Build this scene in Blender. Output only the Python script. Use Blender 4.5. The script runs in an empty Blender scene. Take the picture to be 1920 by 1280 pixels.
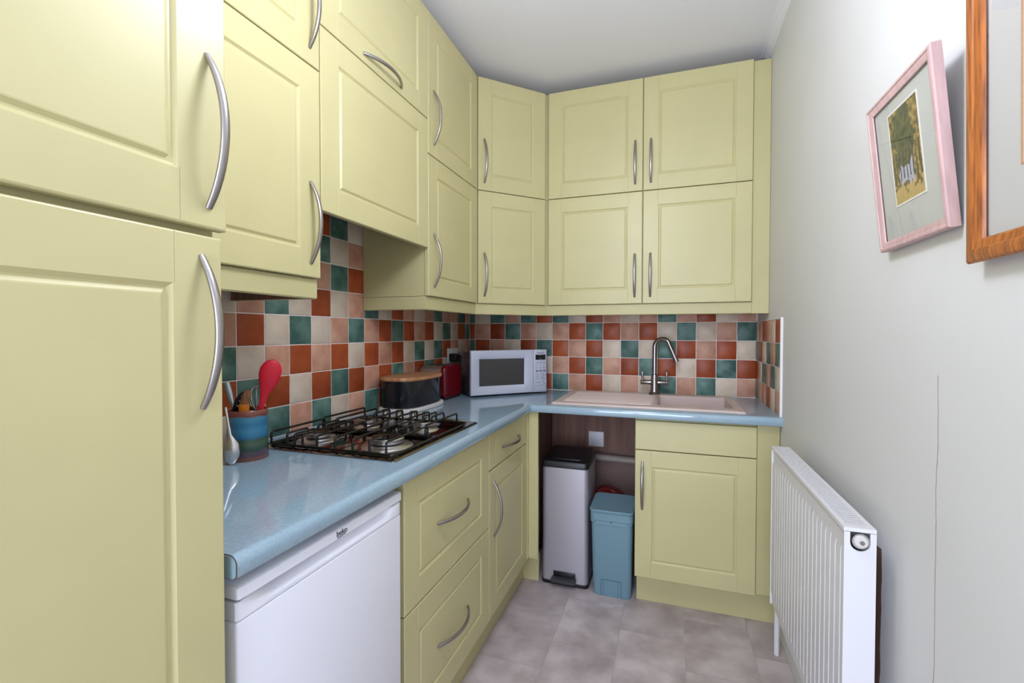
import bpy, bmesh, math, random
from mathutils import Matrix, Vector
random.seed(7)
PI = math.pi
S = bpy.context.scene
COL = S.collection

# ------------------------------------------------------------------ camera
cam_d = bpy.data.cameras.new('camera'); cam = bpy.data.objects.new('camera', cam_d); COL.objects.link(cam)
cam_d.sensor_width = 36.0; cam_d.lens = 863.69 * 36 / 1920; cam_d.clip_start = 0.02
YAW, PITCH, ROLL = 0.329591, -0.019004, 0.001179
_f = Vector((-math.sin(YAW) * math.cos(PITCH), math.cos(YAW) * math.cos(PITCH), math.sin(PITCH)))
_r = Vector((math.cos(YAW), math.sin(YAW), 0)); _u = _r.cross(_f)
_r2 = _r * math.cos(ROLL) + _u * math.sin(ROLL); _u2 = -_r * math.sin(ROLL) + _u * math.cos(ROLL)
M = Matrix((_r2, _u2, -_f)).transposed().to_4x4(); M.translation = Vector((1.23554, -2.74382, 1.26274))
cam.matrix_world = M
S.camera = cam

# ------------------------------------------------------------------ world, lights, exposure
W_ = bpy.data.worlds.new('world'); S.world = W_; W_.use_nodes = True
bg = W_.node_tree.nodes['Background']; bg.inputs[0].default_value = (0.80, 0.88, 1.0, 1); bg.inputs[1].default_value = 1.0
def area(name, loc, rot, sx, sy, power, col=(1, 1, 1)):
    d = bpy.data.lights.new(name, 'AREA'); d.shape = 'RECTANGLE'; d.size = sx; d.size_y = sy; d.energy = power; d.color = col
    o = bpy.data.objects.new(name, d); COL.objects.link(o); o.location = loc; o.rotation_euler = rot; return o
# area lamp for daylight at an assumed, unseen window behind the photographer
area('unseen_window_light', (0.84, -4.72, 1.22), (PI / 2, 0, 0), 1.42, 2.1, 58, (0.72, 0.81, 1.0))
S.view_settings.view_transform = 'Standard'; S.view_settings.look = 'None'
S.view_settings.gamma = 1.0; S.view_settings.use_curve_mapping = False
S.view_settings.exposure = 0.42
FILL_EMIT = 28.5

# ------------------------------------------------------------------ materials
def lin(r, g, b):
    f = lambda c: (c / 255 / 12.92) if c / 255 <= 0.04045 else ((c / 255 + 0.055) / 1.055) ** 2.4
    return (f(r), f(g), f(b), 1)
def mat(name, col, rough=0.5, metal=0.0, noise=0.0, nscale=8.0, bump=0.0, bscale=60.0, rand=0.0, spec=0.5, coat=0.0, coords='Object', stretch=None, col2=None, ramp=(0.35, 0.65), detail=4.0):
    m = bpy.data.materials.new(name); m.use_nodes = True
    nt = m.node_tree; N = nt.nodes; L = nt.links; b = N['Principled BSDF']
    b.inputs['Base Color'].default_value = col; b.inputs['Roughness'].default_value = rough; b.inputs['Metallic'].default_value = metal
    b.inputs['Specular IOR Level'].default_value = spec; b.inputs['Coat Weight'].default_value = coat; b.inputs['Coat Roughness'].default_value = 0.08
    if noise or bump or rand or col2:
        tc = N.new('ShaderNodeTexCoord'); vec = tc.outputs[coords]
        if rand:
            oi = N.new('ShaderNodeObjectInfo'); va = N.new('ShaderNodeVectorMath'); va.operation = 'ADD'
            sc = N.new('ShaderNodeVectorMath'); sc.operation = 'SCALE'; sc.inputs['Scale'].default_value = 37.0
            cb = N.new('ShaderNodeCombineXYZ')
            for k in range(3): L.new(oi.outputs['Random'], cb.inputs[k])
            L.new(cb.outputs[0], sc.inputs[0]); L.new(vec, va.inputs[0]); L.new(sc.outputs[0], va.inputs[1]); vec = va.outputs[0]
        if stretch:
            mp = N.new('ShaderNodeMapping'); mp.inputs['Scale'].default_value = stretch; L.new(vec, mp.inputs[0]); vec = mp.outputs[0]
        if noise or rand or col2:
            nz = N.new('ShaderNodeTexNoise'); nz.inputs['Scale'].default_value = nscale; nz.inputs['Detail'].default_value = detail; L.new(vec, nz.inputs['Vector'])
            rp = N.new('ShaderNodeValToRGB'); e = rp.color_ramp.elements
            e[0].position, e[1].position = ramp
            c2 = col2 if col2 else tuple(min(1, c * (1 + noise)) for c in col[:3]) + (1,)
            c1 = col if col2 else tuple(c * (1 - noise) for c in col[:3]) + (1,)
            e[0].color = c1; e[1].color = c2
            L.new(nz.outputs[0], rp.inputs[0]); out = rp.outputs[0]
            if rand:
                mr = N.new('ShaderNodeMapRange'); mr.inputs[3].default_value = 1 - rand; mr.inputs[4].default_value = 1 + rand
                L.new(oi.outputs['Random'], mr.inputs[0])
                mx = N.new('ShaderNodeMix'); mx.data_type = 'RGBA'; mx.blend_type = 'MULTIPLY'; mx.inputs[0].default_value = 1
                L.new(out, mx.inputs[6]); L.new(mr.outputs[0], mx.inputs[7]); out = mx.outputs[2]
            L.new(out, b.inputs['Base Color'])
        if bump:
            nb = N.new('ShaderNodeTexNoise'); nb.inputs['Scale'].default_value = bscale; nb.inputs['Detail'].default_value = 3; L.new(vec, nb.inputs['Vector'])
            bp = N.new('ShaderNodeBump'); bp.inputs['Strength'].default_value = bump; bp.inputs['Distance'].default_value = 0.004
            L.new(nb.outputs[0], bp.inputs['Height']); L.new(bp.outputs[0], b.inputs['Normal'])
    return m
def emit(name, col, s):
    m = bpy.data.materials.new(name); m.use_nodes = True; b = m.node_tree.nodes['Principled BSDF']
    b.inputs['Base Color'].default_value = col; b.inputs['Emission Color'].default_value = col; b.inputs['Emission Strength'].default_value = s; return m
def pane_mat(name, tint=(1, 1, 1, 1), refl=1.5):
    m = bpy.data.materials.new(name); m.use_nodes = True; nt = m.node_tree; nt.nodes.clear()
    o = nt.nodes.new('ShaderNodeOutputMaterial'); mx = nt.nodes.new('ShaderNodeMixShader'); t = nt.nodes.new('ShaderNodeBsdfTransparent')
    g = nt.nodes.new('ShaderNodeBsdfGlossy'); lw = nt.nodes.new('ShaderNodeLayerWeight'); lw.inputs[0].default_value = 0.5
    pw = nt.nodes.new('ShaderNodeMath'); pw.operation = 'POWER'; pw.inputs[1].default_value = 4.0; fr = nt.nodes.new('ShaderNodeMath'); fr.operation = 'MULTIPLY_ADD'; fr.inputs[1].default_value = 0.5; fr.inputs[2].default_value = 0.03
    nt.links.new(lw.outputs['Facing'], pw.inputs[0]); nt.links.new(pw.outputs[0], fr.inputs[0])
    t.inputs[0].default_value = tint; g.inputs['Roughness'].default_value = 0.03
    nt.links.new(fr.outputs[0], mx.inputs[0]); nt.links.new(t.outputs[0], mx.inputs[1]); nt.links.new(g.outputs[0], mx.inputs[2]); nt.links.new(mx.outputs[0], o.inputs[0]); return m

DOOR = mat('sage_paint', lin(200, 191, 141), 0.38, noise=0.025, nscale=5)
CARC = mat('sage_carcass', lin(196, 187, 137), 0.45, noise=0.03, nscale=5)
WOODIN = mat('brown_chipboard', lin(128, 92, 78), 0.6, noise=0.25, nscale=6, stretch=(6, 6, 0.7))
STEEL = mat('brushed_steel', (0.40, 0.375, 0.37, 1), 0.30, 1.0)
CHROME = mat('chrome', (0.72, 0.71, 0.70, 1), 0.1, 1.0)
TAPM = mat('tap_steel', (0.36, 0.335, 0.33, 1), 0.24, 1.0)
WHITE = mat('white_enamel', lin(235, 235, 243), 0.3)
PLASTW = mat('white_plastic', lin(228, 226, 232), 0.4)
RADM = mat('radiator_white', lin(224, 222, 226), 0.35)
DARK = mat('dark_gap', lin(30, 26, 24), 0.7)
BLACK = mat('black_plastic', lin(22, 21, 23), 0.35)
GROUT = mat('grout', lin(236, 226, 220), 0.9, noise=0.08, nscale=60)
TM = {
 'R': mat('tile_rust', lin(146, 62, 30), 0.40, rand=0.14, nscale=14, col2=lin(178, 86, 44), ramp=(0.3, 0.72), bump=0.10, bscale=14, spec=0.35),
 'G': mat('tile_green', lin(64, 100, 90), 0.40, rand=0.12, nscale=16, col2=lin(116, 148, 138), ramp=(0.38, 0.75), bump=0.10, bscale=14, spec=0.35),
 'C': mat('tile_cream', lin(208, 188, 166), 0.40, rand=0.06, nscale=12, col2=lin(224, 207, 188), bump=0.10, bscale=14, spec=0.35),
 'P': mat('tile_peach', lin(192, 138, 114), 0.40, rand=0.08, nscale=13, col2=lin(214, 166, 140), bump=0.10, bscale=14, spec=0.35)}
FLOORM = mat('floor_vinyl', lin(168, 154, 154), 0.38, rand=0.06, nscale=9, col2=lin(208, 196, 196), ramp=(0.32, 0.68), detail=8)
FJOINT = mat('floor_joint', lin(190, 178, 172), 0.5)
WORK = mat('blue_laminate', lin(152, 177, 192), 0.06, nscale=170, noise=0.06, detail=5, spec=0.95)
WORKEND = mat('blue_edging', lin(140, 165, 175), 0.35, noise=0.06, nscale=40)
SINKM = mat('sink_composite', lin(214, 194, 186), 0.35, noise=0.03, nscale=200)
CEILM = mat('ceiling_paint', lin(236, 235, 240), 0.9)
WALLP = mat('wall_paint', lin(218, 217, 212), 0.85)

def right_wall_mat():
    m = mat('wall_paint_worn', lin(222, 221, 218), 0.62, bump=0.12, bscale=3.0)
    nt = m.node_tree; N = nt.nodes; L = nt.links; b = N['Principled BSDF']
    tc = N.new('ShaderNodeTexCoord'); nz = N.new('ShaderNodeTexNoise'); nz.inputs['Scale'].default_value = 9; nz.inputs['Detail'].default_value = 6
    L.new(tc.outputs['Object'], nz.inputs['Vector']); sp = N.new('ShaderNodeSeparateXYZ'); L.new(tc.outputs['Object'], sp.inputs[0])
    def mth(op, a, c, d=None):
        n = N.new('ShaderNodeMath'); n.operation = op
        for i, v in enumerate((a, c, d)):
            if v is None: continue
            if isinstance(v, (int, float)): n.inputs[i].default_value = v
            else: L.new(v, n.inputs[i])
        return n.outputs[0]
    wob = mth('MULTIPLY_ADD', nz.outputs[0], 0.03, -0.015)
    yy = mth('ADD', sp.outputs[1], wob); zz = mth('ADD', sp.outputs[2], wob)
    # bare brown plaster left unpainted behind the radiator
    bare = mth('MULTIPLY', mth('GREATER_THAN', yy, -1.54), mth('MULTIPLY', mth('LESS_THAN', zz, 0.79), mth('LESS_THAN', yy, -0.95)))
    # hairline crack in the plaster
    wob2 = mth('MULTIPLY_ADD', nz.outputs[0], 0.02, -0.01)
    cr = mth('LESS_THAN', mth('ABSOLUTE', mth('ADD', mth('ADD', sp.outputs[1], wob2), 1.752), 0), 0.0011)
    cr = mth('MULTIPLY', cr, mth('MULTIPLY', mth('LESS_THAN', sp.outputs[2], 1.19), mth('GREATER_THAN', sp.outputs[2], 0.2)))
    n2 = N.new('ShaderNodeTexNoise'); n2.inputs['Scale'].default_value = 2.2; L.new(tc.outputs['Object'], n2.inputs['Vector'])
    rp = N.new('ShaderNodeValToRGB'); rp.color_ramp.elements[0].color = lin(214, 213, 209); rp.color_ramp.elements[1].color = lin(226, 225, 224); L.new(n2.outputs[0], rp.inputs[0])
    def mix(fac, a, c):
        x = N.new('ShaderNodeMix'); x.data_type = 'RGBA'; L.new(fac, x.inputs[0]); L.new(a, x.inputs[6]); x.inputs[7].default_value = c; return x.outputs[2]
    out = mix(bare, rp.outputs[0], lin(120, 88, 74)); out = mix(cr, out, lin(165, 140, 132)); L.new(out, b.inputs['Base Color'])
    return m

# ------------------------------------------------------------------ mesh helpers
def newobj(name, me, m=None, parent=None, smooth=None):
    o = bpy.data.objects.new(name, me); COL.objects.link(o)
    if m is not None:
        if isinstance(m, (list, tuple)):
            if not me.materials:
                for x in m: me.materials.append(x)
        elif not me.materials: me.materials.append(m)
    if smooth is not None: me.shade_smooth(); me.set_sharp_from_angle(angle=math.radians(smooth))
    if parent is not None:
        o.parent = parent
        if parent.type == 'EMPTY' and not parent.get('_loc'):
            o.matrix_parent_inverse = Matrix.Translation(-Vector(parent.location))
    return o
def fin(name, bm, m=None, parent=None, smooth=None, recalc=True):
    if recalc: bmesh.ops.recalc_face_normals(bm, faces=bm.faces[:])
    me = bpy.data.meshes.new(name); bm.to_mesh(me); bm.free()
    return newobj(name, me, m, parent, smooth)
LOCALS = []
def thing(name, label, cat, loc=(0, 0, 0), rz=None, group=None, rot=None):
    o = bpy.data.objects.new(name, None); COL.objects.link(o); o.location = loc; o.empty_display_size = 0.1
    o['label'] = label; o['category'] = cat
    if group: o['group'] = group
    if rz is not None: o.rotation_euler = (0, 0, rz); o['_loc'] = 1; LOCALS.append(o)
    if rot is not None: o.rotation_euler = rot; o['_loc'] = 1; LOCALS.append(o)
    return o
def tag(o, label, cat, group=None):
    o['label'] = label; o['category'] = cat
    if group: o['group'] = group
    return o
def struct(o, label=None):
    o['kind'] = 'structure'
    if label: o['label'] = label
    return o
def bxm(bm, x0, x1, y0, y1, z0, z1):
    v = [bm.verts.new(p) for p in ((x0, y0, z0), (x1, y0, z0), (x1, y1, z0), (x0, y1, z0), (x0, y0, z1), (x1, y0, z1), (x1, y1, z1), (x0, y1, z1))]
    for f in ((0, 3, 2, 1), (4, 5, 6, 7), (0, 1, 5, 4), (1, 2, 6, 5), (2, 3, 7, 6), (3, 0, 4, 7)): bm.faces.new([v[i] for i in f])
    return v
def box(name, b, m, parent=None, bev=0.0, seg=2, smooth=None):
    bm = bmesh.new(); bxm(bm, *b)
    if bev: bmesh.ops.bevel(bm, geom=bm.edges[:], offset=bev, segments=seg, profile=0.5, affect='EDGES'); smooth = 40 if smooth is None else smooth
    return fin(name, bm, m, parent, smooth)
def loft(bm, rings, cap0=True, cap1=True):
    R = [[bm.verts.new(p) for p in r] for r in rings]; n = len(R[0])
    for a, b in zip(R, R[1:]):
        for i in range(n):
            j = (i + 1) % n
            bm.faces.new((a[i], a[j], b[j], b[i]))
    if cap0: bm.faces.new(R[0][::-1])
    if cap1: bm.faces.new(R[-1])
def circ(cx, cy, r, n=24, r2=None): 
    r2 = r if r2 is None else r2
    return [(cx + r * math.cos(2 * PI * i / n), cy + r2 * math.sin(2 * PI * i / n)) for i in range(n)]
def sup(cx, cy, a, b, e, n=48):
    o = []
    for i in range(n):
        t = 2 * PI * i / n; c, s = math.cos(t), math.sin(t)
        o.append((cx + a * math.copysign(abs(c) ** (2 / e), c), cy + b * math.copysign(abs(s) ** (2 / e), s)))
    return o
def rrect(x0, x1, y0, y1, r, n=5):
    o = []
    for cx, cy, a0 in ((x1 - r, y1 - r, 0), (x0 + r, y1 - r, PI / 2), (x0 + r, y0 + r, PI), (x1 - r, y0 + r, 1.5 * PI)):
        for i in range(n + 1):
            a = a0 + i * PI / 2 / n; o.append((cx + r * math.cos(a), cy + r * math.sin(a)))
    return o
def zr(pts, z): return [(x, y, z) for x, y in pts]
def lathe(bm, prof, cx=0, cy=0, n=28, cap0=True, cap1=True): loft(bm, [zr(circ(cx, cy, max(r, 1e-4), n), z) for r, z in prof], cap0, cap1)
def tube(bm, path, rad, n=8, ell=None, up=None, cap=True):
    P = [Vector(p) for p in path]; rings = []
    if not isinstance(rad, (list, tuple)): rad = [rad] * len(P)
    prev = None
    for i, p in enumerate(P):
        t = (P[min(i + 1, len(P) - 1)] - P[max(i - 1, 0)]).normalized()
        a = Vector(up) if up else (prev if prev else (Vector((0, 0, 1)) if abs(t.z) < 0.9 else Vector((1, 0, 0))))
        s = t.cross(a)
        if s.length < 1e-5: s = t.orthogonal()
        s.normalize(); w = s.cross(t).normalized(); prev = w
        e = ell if ell else 1.0
        rings.append([p + s * (rad[i] * math.cos(2 * PI * k / n)) + w * (rad[i] * e * math.sin(2 * PI * k / n)) for k in range(n)])
    loft(bm, rings, cap, cap)
def xcyl(bm, c, axis, r, l, n=20):
    c = Vector(c); a = Vector(axis).normalized(); tube(bm, [c, c + a * l], r, n)
def rounded_path(pts, r, n=4):
    P = [Vector(p) for p in pts]; o = [P[0]]
    for a, b, c in zip(P, P[1:], P[2:]):
        d1 = (a - b).normalized(); d2 = (c - b).normalized(); p1 = b + d1 * r; p2 = b + d2 * r
        for i in range(n + 1):
            t = i / n; o.append(p1 * (1 - t) ** 2 + b * 2 * t * (1 - t) + p2 * t * t)
    o.append(P[-1]); return o
def hfield(bm, us, vs, fn):
    """grid of points fn(u, v) -> xyz"""
    G = [[bm.verts.new(fn(u, v)) for v in vs] for u in us]
    for i in range(len(us) - 1):
        for j in range(len(vs) - 1): bm.faces.new((G[i][j], G[i + 1][j], G[i + 1][j + 1], G[i][j + 1]))
    return G
def prism(bm, pts, ax, a0, a1):
    """extrude a 2-D outline along axis ax ('x','y','z')"""
    mk = {'x': lambda p, a: (a, p[0], p[1]), 'y': lambda p, a: (p[0], a, p[1]), 'z': lambda p, a: (p[0], p[1], a)}[ax]
    loft(bm, [[mk(p, a0) for p in pts], [mk(p, a1) for p in pts]])
def text_part(name, s, size, m, parent, loc, rot, depth=0.0004):
    c = bpy.data.curves.new(name, 'FONT'); c.body = s; c.size = size; c.align_x = 'CENTER'; c.align_y = 'CENTER'; c.extrude = depth
    t = bpy.data.objects.new(name + '_src', c); COL.objects.link(t); bpy.context.view_layer.update()
    me = bpy.data.meshes.new_from_object(t.evaluated_get(bpy.context.evaluated_depsgraph_get()))
    bpy.data.objects.remove(t); bpy.data.curves.remove(c); me.name = name
    o = newobj(name, me, m, parent); o.location = loc; o.rotation_euler = rot; return o

# ------------------------------------------------------------------ doors and handles
_cache = {}
T_D = 0.018
def door_mesh(w, h, style='panel'):
    k = ('door', round(w, 4), round(h, 4), style)
    if k in _cache: return _cache[k]
    bm = bmesh.new()
    prof = [(0, 0.0025), (0.0012, 0.0008), (0.003, 0.0)]
    if style == 'panel': prof += [(0.0725, 0.0), (0.075, 0.0022), (0.0785, 0.0052), (0.0815, 0.0052), (0.087, 0.0012), (0.089, 0.0008)]
    def depth(d):
        if d >= prof[-1][0]: return prof[-1][1]
        for (a, x), (b, y) in zip(prof, prof[1:]):
            if a <= d <= b: return x + (y - x) * (d - a) / (b - a)
    ds = [p[0] for p in prof]; gx = [0.0690, 0.0700, 0.0710]
    us = sorted(set(ds + [w - d for d in ds] + (gx + [w - g for g in gx] if style in ('panel', 'stile') else [])))
    vs = sorted(set(ds + [h - d for d in ds]))
    def fn(u, v):
        du, dv = min(u, w - u), min(v, h - v); y = depth(min(du, dv))
        if style in ('panel', 'stile') and abs(du - 0.07) < 1e-5 and dv > 0.002 and (dv < 0.0735 or style == 'stile'): y += 0.0010
        return (u, y, v)
    G = hfield(bm, us, vs, fn)
    b = [bm.verts.new(p) for p in ((0, T_D, 0), (w, T_D, 0), (w, T_D, h), (0, T_D, h))]
    nu, nv = len(us), len(vs)
    bm.faces.new([G[i][0] for i in range(nu)] + [b[1], b[0]])
    bm.faces.new([G[nu - 1][j] for j in range(nv)] + [b[2], b[1]])
    bm.faces.new([G[i][nv - 1] for i in range(nu - 1, -1, -1)] + [b[3], b[2]])
    bm.faces.new([G[0][j] for j in range(nv - 1, -1, -1)] + [b[0], b[3]])
    bm.faces.new((b[0], b[1], b[2], b[3]))
    bmesh.ops.recalc_face_normals(bm, faces=bm.faces[:])
    me = bpy.data.meshes.new('door'); bm.to_mesh(me); bm.free(); me.materials.append(DOOR); _cache[k] = me; return me
def handle_mesh():
    if 'h' in _cache: return _cache['h']
    bm = bmesh.new(); n = 20; half = 0.110; sag = 0.034; Rr = (half ** 2 + sag ** 2) / (2 * sag); path = []; rad = []
    a = math.asin(half / Rr)
    for i in range(n + 1):
        t = -a + 2 * a * i / n; path.append((0, -(Rr * math.cos(t) - (Rr - sag)), Rr * math.sin(t))); rad.append(0.0066 - 0.0016 * abs(2 * i / n - 1) ** 3)
    path[0] = (0, 0.0, path[0][2]); path[-1] = (0, 0.0, path[-1][2])
    tube(bm, path, rad, 10, ell=0.72, up=(0, -1, 0))
    bmesh.ops.recalc_face_normals(bm, faces=bm.faces[:])
    me = bpy.data.meshes.new('handle'); bm.to_mesh(me); bm.free(); me.materials.append(STEEL); me.shade_smooth(); me.set_sharp_from_angle(angle=math.radians(50)); _cache['h'] = me; return me
def put_door(parent, name, loc, rz, w, h, hx=None, hz=None, horiz=False, style='panel'):
    """door front lies in the local plane y=0 facing -y; loc is its lower corner"""
    d = newobj(name, door_mesh(w, h, style), None, parent); d.location = loc; d.rotation_euler = (0, 0, rz)
    if hx is not None:
        hd = newobj('handle', handle_mesh(), None, d); hd.location = (hx, 0, hz)
        if horiz: hd.rotation_euler = (0, PI / 2, 0)
    return d
Q = PI / 2

# ================================================================== SETTING
W = 1.677; H = 2.60; YF = -4.6; T = 0.916
wl = struct(box('wall_left', (-0.12, 0, YF - 0.12, 0.12, -0.02, H + 0.1), WALLP))
wb = struct(box('wall_back', (0, W, 0, 0.12, -0.02, H + 0.1), mat('back_plaster', lin(150, 122, 116), 0.9, noise=0.12, nscale=6)))
wr = struct(box('wall_right', (W, W + 0.12, YF - 0.12, 0.12, -0.02, H + 0.1), right_wall_mat()))
struct(box('ceiling', (0, W, YF - 0.12, 0, H, H + 0.12), CEILM))
# unseen wall behind the photographer; window opening carried low to light lower surfaces
bm = bmesh.new()
for b in ((0, 0.12, 0, H), (1.56, W, 0, H), (0.12, 1.56, 0, 0.15), (0.12, 1.56, 2.3, H)): bxm(bm, b[0], b[1], YF - 0.12, YF, b[2], b[3])
struct(fin('wall_front', bm, WALLP))
wn = struct(fin('window_1', (lambda bm: (bxm(bm, 0.12, 0.17, YF - 0.09, YF - 0.03, 0.15, 2.3), bxm(bm, 1.51, 1.56, YF - 0.09, YF - 0.03, 0.15, 2.3), bxm(bm, 0.17, 1.51, YF - 0.09, YF - 0.03, 0.15, 0.20), bxm(bm, 0.17, 1.51, YF - 0.09, YF - 0.03, 2.25, 2.3), bxm(bm, 0.815, 0.865, YF - 0.09, YF - 0.03, 0.20, 2.25), bm)[-1])(bmesh.new()), PLASTW))
PANE = pane_mat('window_pane')
for x0, x1 in ((0.17, 0.815), (0.865, 1.51)): box('pane', (x0, x1, YF - 0.063, YF - 0.057, 0.20, 2.25), PANE, wn)
# small cove where the right wall meets the ceiling
bm = bmesh.new(); c = [(W, H), (W, H - 0.034)] + [(W - 0.030 + 0.028 * math.cos(a), H - 0.032 + 0.028 * math.sin(a)) for a in (0.0, 0.4, 0.8, 1.2, 1.57)] + [(W - 0.034, H)]
prism(bm, c, 'y', YF, -0.215); struct(fin('trim_1', bm, CEILM))

# floor with its staggered vinyl slabs
fl = struct(box('floor', (0, W, YF, 0, -0.06, -0.0012), FJOINT))
TX, TY = 0.2565, 0.3345; ci = 0
for i in range(-4, 5):
    x0 = 0.788 + i * TX; off = -0.592 if i % 2 == 0 else -0.757
    for j in range(-13, 3):
        y0 = off + j * TY; a, b_ = max(x0 + 0.0013, 0.002), min(x0 + TX - 0.0013, W - 0.002); c, d = max(y0 + 0.0013, YF + 0.002), min(y0 + TY - 0.0013, -0.002)
        if b_ - a < 0.02 or d - c < 0.02: continue
        k = ('ft', round(b_ - a, 4), round(d - c, 4))
        if k not in _cache:
            bm = bmesh.new(); bxm(bm, 0, b_ - a, 0, d - c, -0.003, 0); me = bpy.data.meshes.new('slab'); bmesh.ops.recalc_face_normals(bm, faces=bm.faces[:]); bm.to_mesh(me); bm.free(); me.materials.append(FLOORM); _cache[k] = me
        o = newobj('slab', _cache[k], None, fl); o.location = (a, c, 0)

# wall tiles
PT = 0.102; Z0 = 1.22; GJ = 0.0034; TH = 0.008
def tile_mesh(w, h, code):
    k = ('tile', round(w, 4), round(h, 4), code)
    if k in _cache: return _cache[k]
    bm = bmesh.new(); e = 0.0028
    us = [0, e * 0.3, e, w / 2, w - e, w - e * 0.3, w]; vs = [0, e * 0.3, e, h / 2, h - e, h - e * 0.3, h]
    def fn(u, v):
        d = min(u, w - u, v, h - v); y = -TH + (0.0030 if d <= 0 else 0.0010 if d < e * 0.9 else 0.0)
        if d > 0.02: y -= 0.0007
        return (u, y, v)
    hfield(bm, us, vs, fn)
    bm.normal_update()
    me = bpy.data.meshes.new('tile'); bm.to_mesh(me); bm.free(); me.materials.append(TM[code]); me.shade_smooth()
    if me.polygons[0].normal.y > 0: me.flip_normals()
    _cache[k] = me; return me
def put_tile(parent, x, y, z, w, h, code, rz):
    o = newobj('tile', tile_mesh(w - GJ, h - GJ, code), None, parent)
    j = lambda s: random.uniform(-s, s)
    o.location = (x, y, z); o.rotation_euler = (j(0.004), j(0.003), rz + j(0.004))
    return o
def fillc(s, n):
    out = []
    for i in range(n):
        c = s[i] if i < len(s) else '?'
        if c == '?':
            c = random.choice([q for q in 'RGCP' if not out or q != out[-1]])
        out.append(c)
    return out
# left wall: column 0 starts at y=-1.704; strings begin at column -1
L_ROWS = {1: 'CPGCRCPGCRPCPGPPGP', 0: 'PRCGCPGPRGRPRCGCRG', -1: 'GCPRPRCRPRCGCGRPCP', -2: 'RGRCRGRPRGPRGRCPGR', -3: 'CCGPGCPGRCPGCRGCRP'}
TOPZ = 1.395
for r, s in L_ROWS.items():
    s = fillc(s, 18)
    z0 = Z0 + PT * r; z1 = z0 + PT
    if r == -3: z0 = T + 0.001
    for k in range(-5, 17):
        c = s[k + 1] if k >= -1 else random.choice('RGCP')
        y0 = -1.704 + PT * k; y1 = min(y0 + PT, -0.004)
        zz1 = z1 if (r < 1 or 0 <= k <= 5) else min(z1, TOPZ)
        put_tile(wl, 0.0, y0 + GJ / 2, z0 + GJ / 2, y1 - y0, zz1 - z0, c, Q)
for r, s in {2: 'RCGPGR', 3: 'GPCGCP', 4: 'CGRRGC'}.items():
    for k in range(6):
        z0 = Z0 + PT * r; z1 = min(z0 + PT, 1.715)
        put_tile(wl, 0.0, -1.704 + PT * k + GJ / 2, z0 + GJ / 2, PT, z1 - z0, s[k], Q)
# back wall: first, cut column at the corner, then from x=0.0487
B_ROWS = {1: 'GCGPGRGCRPCPGPRCP', 0: 'RPRGPCPRGRPRCGCPG', -1: 'GRPCRGRPRCGCGRPRC', -2: 'PGRPCPRGPRGRCRGR', -3: 'CPGCRRGPRCPCGPGCP'}
B_ROWS[-2] = 'PGRPC' + 'PRGPRGRCRGR'
BX0 = 0.1506
for r, s in B_ROWS.items():
    if r == -2: s = 'PGRPC' + 'PRGPRGRCRGR' ; s = s[:4] + 'CPRGPRGRCRGR'
    if r == -3: s = 'CPGC' + 'RGPRCPCGPGCP'
    z0 = Z0 + PT * r; z1 = z0 + PT
    if r == -3: z0 = T + 0.001
    if r == 1: z1 = TOPZ
    if r in (-2, -3): s = 'G' + s
    for k in range(-2, 15):
        x0 = BX0 + PT * k; x1 = min(x0 + PT, W - 0.0045); x0 = max(x0, 0.009)
        if x1 - x0 < 0.012: continue
        put_tile(wb, x0 + GJ / 2, 0.0, z0 + GJ / 2, x1 - x0, z1 - z0, s[k + 2], 0)
# right wall: strings start at the corner
RY = [0.008, 0.0886, 0.186, 0.290, 0.384, 0.481, 0.576]
for r, s in {0: 'CPRPCR', -1: 'GRCGPG', -2: 'RCGPGC', -3: 'GPPRCP'}.items():
    z0 = Z0 + PT * r; z1 = z0 + PT
    if r == -3: z0 = T + 0.001
    for k in range(6):
        put_tile(wr, W, -RY[k] - GJ / 2, z0 + GJ / 2, RY[k + 1] - RY[k], z1 - z0, s[k], -Q)
# grout beds
box('grout', (0, 0.0052, -2.22, 0, T, TOPZ + 0.003), GROUT, wl)
box('grout', (0, 0.0052, -1.704, -1.092, TOPZ + 0.003, 1.717), GROUT, wl)
box('grout', (0.0052, W, -0.0052, 0, T, TOPZ + 0.003), GROUT, wb)
bm = bmesh.new(); bxm(bm, W - 0.0052, W, -0.5775, -0.0052, T, Z0 + PT + 0.003); bxm(bm, W - 0.0085, W, -0.5895, -0.5775, T, Z0 + PT + 0.006); bxm(bm, W - 0.0085, W, -0.5775, -0.30, Z0 + PT, Z0 + PT + 0.006)
fin('grout', bm, mat('white_trim', lin(236, 232, 230), 0.5), wr)

# ================================================================== TALL CUPBOARD
t = thing('tall_cupboard', 'floor-to-ceiling sage green larder cupboard beside the fridge', 'cupboard', (0.3, -2.53, 0))
box('body', (0.004, 0.578, -2.83, -2.227, 0.12, 2.55), CARC, t)
box('plinth', (0.004, 0.52, -2.83, -2.227, 0.0, 0.12), CARC, t)
put_door(t, 'door', (0.601, -2.826, 1.414), Q, 0.605, 1.13, 0.605 - 0.029, 1.553 - 1.414)
put_door(t, 'door', (0.597, -2.826, 0.15), Q, 0.599, 1.253, 0.599 - 0.032, 1.263 - 0.15)

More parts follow.
